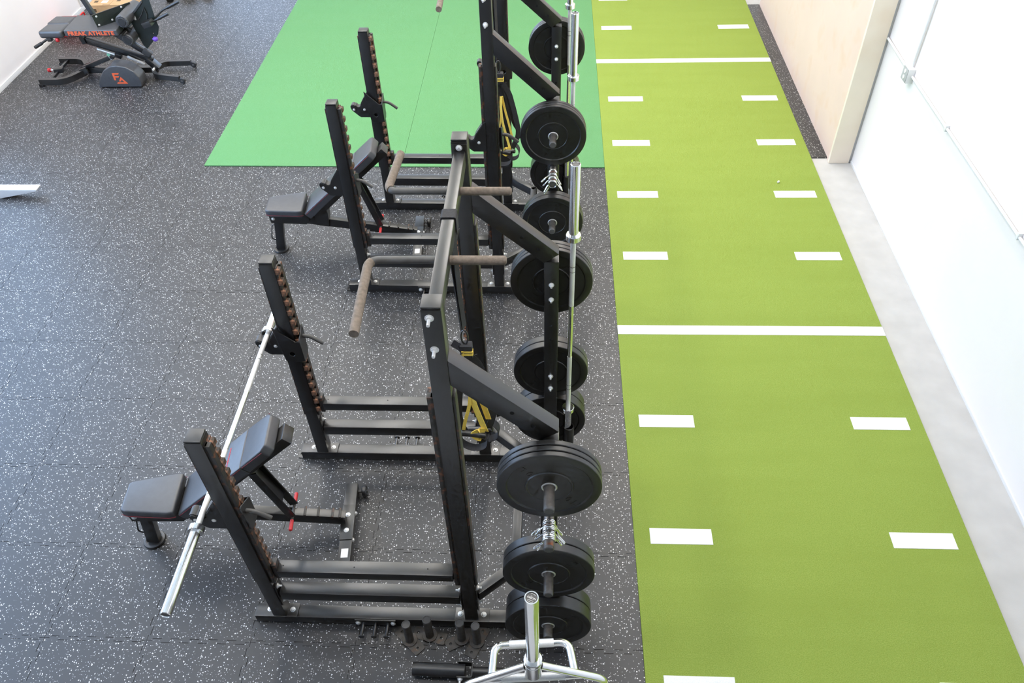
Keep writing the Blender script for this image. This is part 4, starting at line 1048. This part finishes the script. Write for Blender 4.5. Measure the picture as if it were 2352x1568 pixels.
# half round shoe with the logo
prof = [(-5.275, 0.012), (-5.265, 0.06), (-5.22, 0.14), (-5.15, 0.215), (-5.06, 0.265), (-4.98, 0.275), (-4.88, 0.255), (-4.80, 0.20), (-4.76, 0.13), (-4.75, 0.06), (-4.765, 0.012)]
bm = B(); plate(bm, [(x + 5.2, z) for x, z in prof], 0.17, 'XZ', 8.53 - 8.87)
bmesh.ops.bevel(bm, geom=bm.edges[:], offset=0.012, segments=3, affect='EDGES', profile=0.6)
sh = obj('round_shoe', bm, 'vinyl', t, ang=0.9)
def orange(name, poly):
    o_ = obj(name, plate(B(), [(x + 5.2, z) for x, z in poly], 0.001, 'XZ', 8.5295 - 8.87), 'orange_print', sh, smooth=False)
orange('logo_letter', [(-5.062, 0.186), (-4.979, 0.186), (-4.992, 0.167), (-5.040, 0.167), (-5.040, 0.151), (-4.988, 0.151), (-5.001, 0.132), (-5.040, 0.132), (-5.040, 0.099), (-5.062, 0.099)])
# letter A as one outline: a triangle with a notch cut up from its left foot
orange('logo_letter', [(-4.975, 0.140), (-4.915, 0.057), (-5.045, 0.057), (-5.031, 0.074), (-4.952, 0.074), (-4.975, 0.107), (-4.990, 0.085), (-5.012, 0.085)])

# ================================================================== TOP LEFT EXTRAS
t = thing('cardboard_box', 'brown printed cardboard box behind the hyper bench', 'box', (-5.72, 10.40, 0), 0.03)
bm = B(); box(bm, -0.29, 0.29, -0.22, 0.22, 0, 0.30, 0.004); obj('carton', bm, 'cardboard', t)
bm = B(); box(bm, -0.29, -0.002, -0.22, 0.22, 0.3005, 0.304); box(bm, 0.002, 0.29, -0.22, 0.22, 0.3005, 0.304); obj('flap', bm, 'cardboard', t, smooth=False)
bm = B()
for (x0, x1, z0, z1) in ((-0.25, -0.19, 0.22, 0.26), (-0.05, 0.05, 0.20, 0.212), (-0.03, 0.08, 0.17, 0.175), (0.12, 0.2, 0.23, 0.26), (-0.22, 0.1, 0.11, 0.118), (0.14, 0.24, 0.08, 0.12)):
    box(bm, x0, x1, -0.2215, -0.2195, z0, z1)
for (x0, x1, y0, y1) in ((-0.24, -0.19, -0.12, -0.06), (0.05, 0.10, -0.10, -0.05), (-0.1, 0.0, -0.19, -0.18)):
    box(bm, x0, x1, y0, y1, 0.3045, 0.305)
obj('printed_marks', bm, 'box_print', t, smooth=False)
bm = B(); box(bm, -0.14, -0.06, -0.14, -0.06, 0.3045, 0.3055); obj('shipping_label', bm, 'print_white', t, smooth=False)
bm = B(); box(bm, 0.14, 0.26, -0.222, -0.2205, 0.14, 0.27); obj('shipping_label', bm, 'print_white', t, smooth=False)

t = thing('red_bin', 'red plastic tray on the floor between wall and cardboard box', 'tray', (-6.22, 10.05, 0), 0.05)
bm = B(); tobm(bm, [(-0.15,-0.12,0.004),(0.15,-0.12,0.004),(0.15,0.12,0.004),(-0.15,0.12,0.004),(-0.17,-0.14,0.17),(0.17,-0.14,0.17),(0.17,0.14,0.17),(-0.17,0.14,0.17),(-0.155,-0.125,0.17),(0.155,-0.125,0.17),(0.155,0.125,0.17),(-0.155,0.125,0.17),(-0.14,-0.11,0.02),(0.14,-0.11,0.02),(0.14,0.11,0.02),(-0.14,0.11,0.02)],
     [(0,3,2,1),(0,1,5,4),(1,2,6,5),(2,3,7,6),(3,0,4,7),(4,5,9,8),(5,6,10,9),(6,7,11,10),(7,4,8,11),(8,9,13,12),(9,10,14,13),(10,11,15,14),(11,8,12,15),(12,13,14,15)]); obj('tub', bm, 'red', t, smooth=False)
bm = B(); tube(bm, fillet([(0.15, -0.09, 0.17), (0.16, -0.09, 0.24), (0.16, 0.09, 0.24), (0.15, 0.09, 0.17)], 0.03, 5), 0.010, 10); obj('handle', bm, 'red', t)

def dumbbell(label, loc, rz):
    t = thing('dumbbell', label, 'dumbbell', loc, rz, 'dumbbells at the top edge')
    obj('handle', cyl(B(), (-0.08, 0, 0.07), (0.08, 0, 0.07), 0.016, n=14), 'horn_cap', t)
    for s in (-1, 1):
        bm = B(); lathe(bm, [(0, s*0.06), (0.045, s*0.06), (0.07, s*0.075), (0.07, s*0.15), (0.055, s*0.16), (0, s*0.16)], n=6, axis='X', org=(0, 0, 0.065)); obj('head', bm, 'black_plastic', t, ang=0.3)
dumbbell('black hex dumbbell on the floor right of the bench handles', (-5.22, 11.12, 0), 0.6)
dumbbell('black hex dumbbell cut off by the top edge of the picture', (-4.93, 11.22, 0), 0.1)

# white tapered machine foot reaching in from the left
t = thing('machine_foot', 'white tapered steel foot reaching in from the left edge', 'machine foot', (-5.35, 6.30, 0), 0)
bm = B(); pr_ = [(0.41, 0.101), (0.40, 0.081), (0.0, 0.001), (-0.75, 0.001), (-0.75, 0.102)]
plate(bm, pr_, 0.092, 'XZ', 0.0); bevel(bm, bm.verts[:], 0.003, 2); obj('foot_beam', bm, 'powder_white', t)
bm = B(); box(bm, -0.78, -0.68, -0.02, 0.112, 0.0, 1.6, 0.004); obj('column', bm, 'powder_white', t)

# conduit and box on the right wall
t = thing('junction_box', 'white electrical box with two outlets on the right wall', 'electrical box', (XR, 6.27, 1.225), 0)
bm = B(); box(bm, -0.055, 0.0, -0.055, 0.055, -0.06, 0.06, 0.006); bx_ = obj('housing', bm, 'trim_white', t)
bm = B(); box(bm, -0.060, -0.0545, -0.05, 0.05, -0.055, 0.055, 0.002); fp = obj('cover_plate', bm, 'trim_grey', t)
for z_ in (-0.024, 0.024):
    bm = B(); cyl(bm, (-0.063, 0, z_), (-0.0595, 0, z_), 0.017, n=20); obj('outlet_face', bm, 'print_white', fp)
def pipe(name, label, pts, r=0.0105):
    o_ = obj(name, tube(B(), fillet(pts, 0.06, 5), r, 12), 'trim_white'); tag(o_, label, 'conduit', 'conduit on the right wall'); return o_
p_ = pipe('conduit', 'white conduit pipe running along the right wall towards the viewer', [(XR - 0.014, 6.218, 1.225), (XR - 0.014, -2.0, 1.205)])
for k in range(5):
    y_ = 5.4 - k * 1.3; c_ = obj('pipe_clip', box(B(), XR - 0.028, XR, y_, y_ + 0.022, 1.20, 1.25, 0.003), 'trim_white', p_)
pipe('conduit', 'short white conduit pipe from the box to the wooden post', [(XR - 0.014, 6.322, 1.228), (XR - 0.014, 6.90, 1.24)])
pipe('conduit', 'white conduit pipe rising up the wall from the box', [(XR - 0.016, 6.27, 1.284), (XR - 0.016, 6.262, 1.60), (XR - 0.016, 6.235, ZC - 0.02)])

# small scrap lying on the turf lane
bm = B(); bmesh.ops.create_icosphere(bm, subdivisions=2, radius=0.013)
for v in bm.verts: v.co *= 0.75 + 0.5 * random.random()
sp_ = obj('paper_scrap', bm, 'print_white'); sp_.location = (2.155, 6.53, 0.0205); tag(sp_, 'tiny white paper scrap lying on the turf lane', 'scrap')
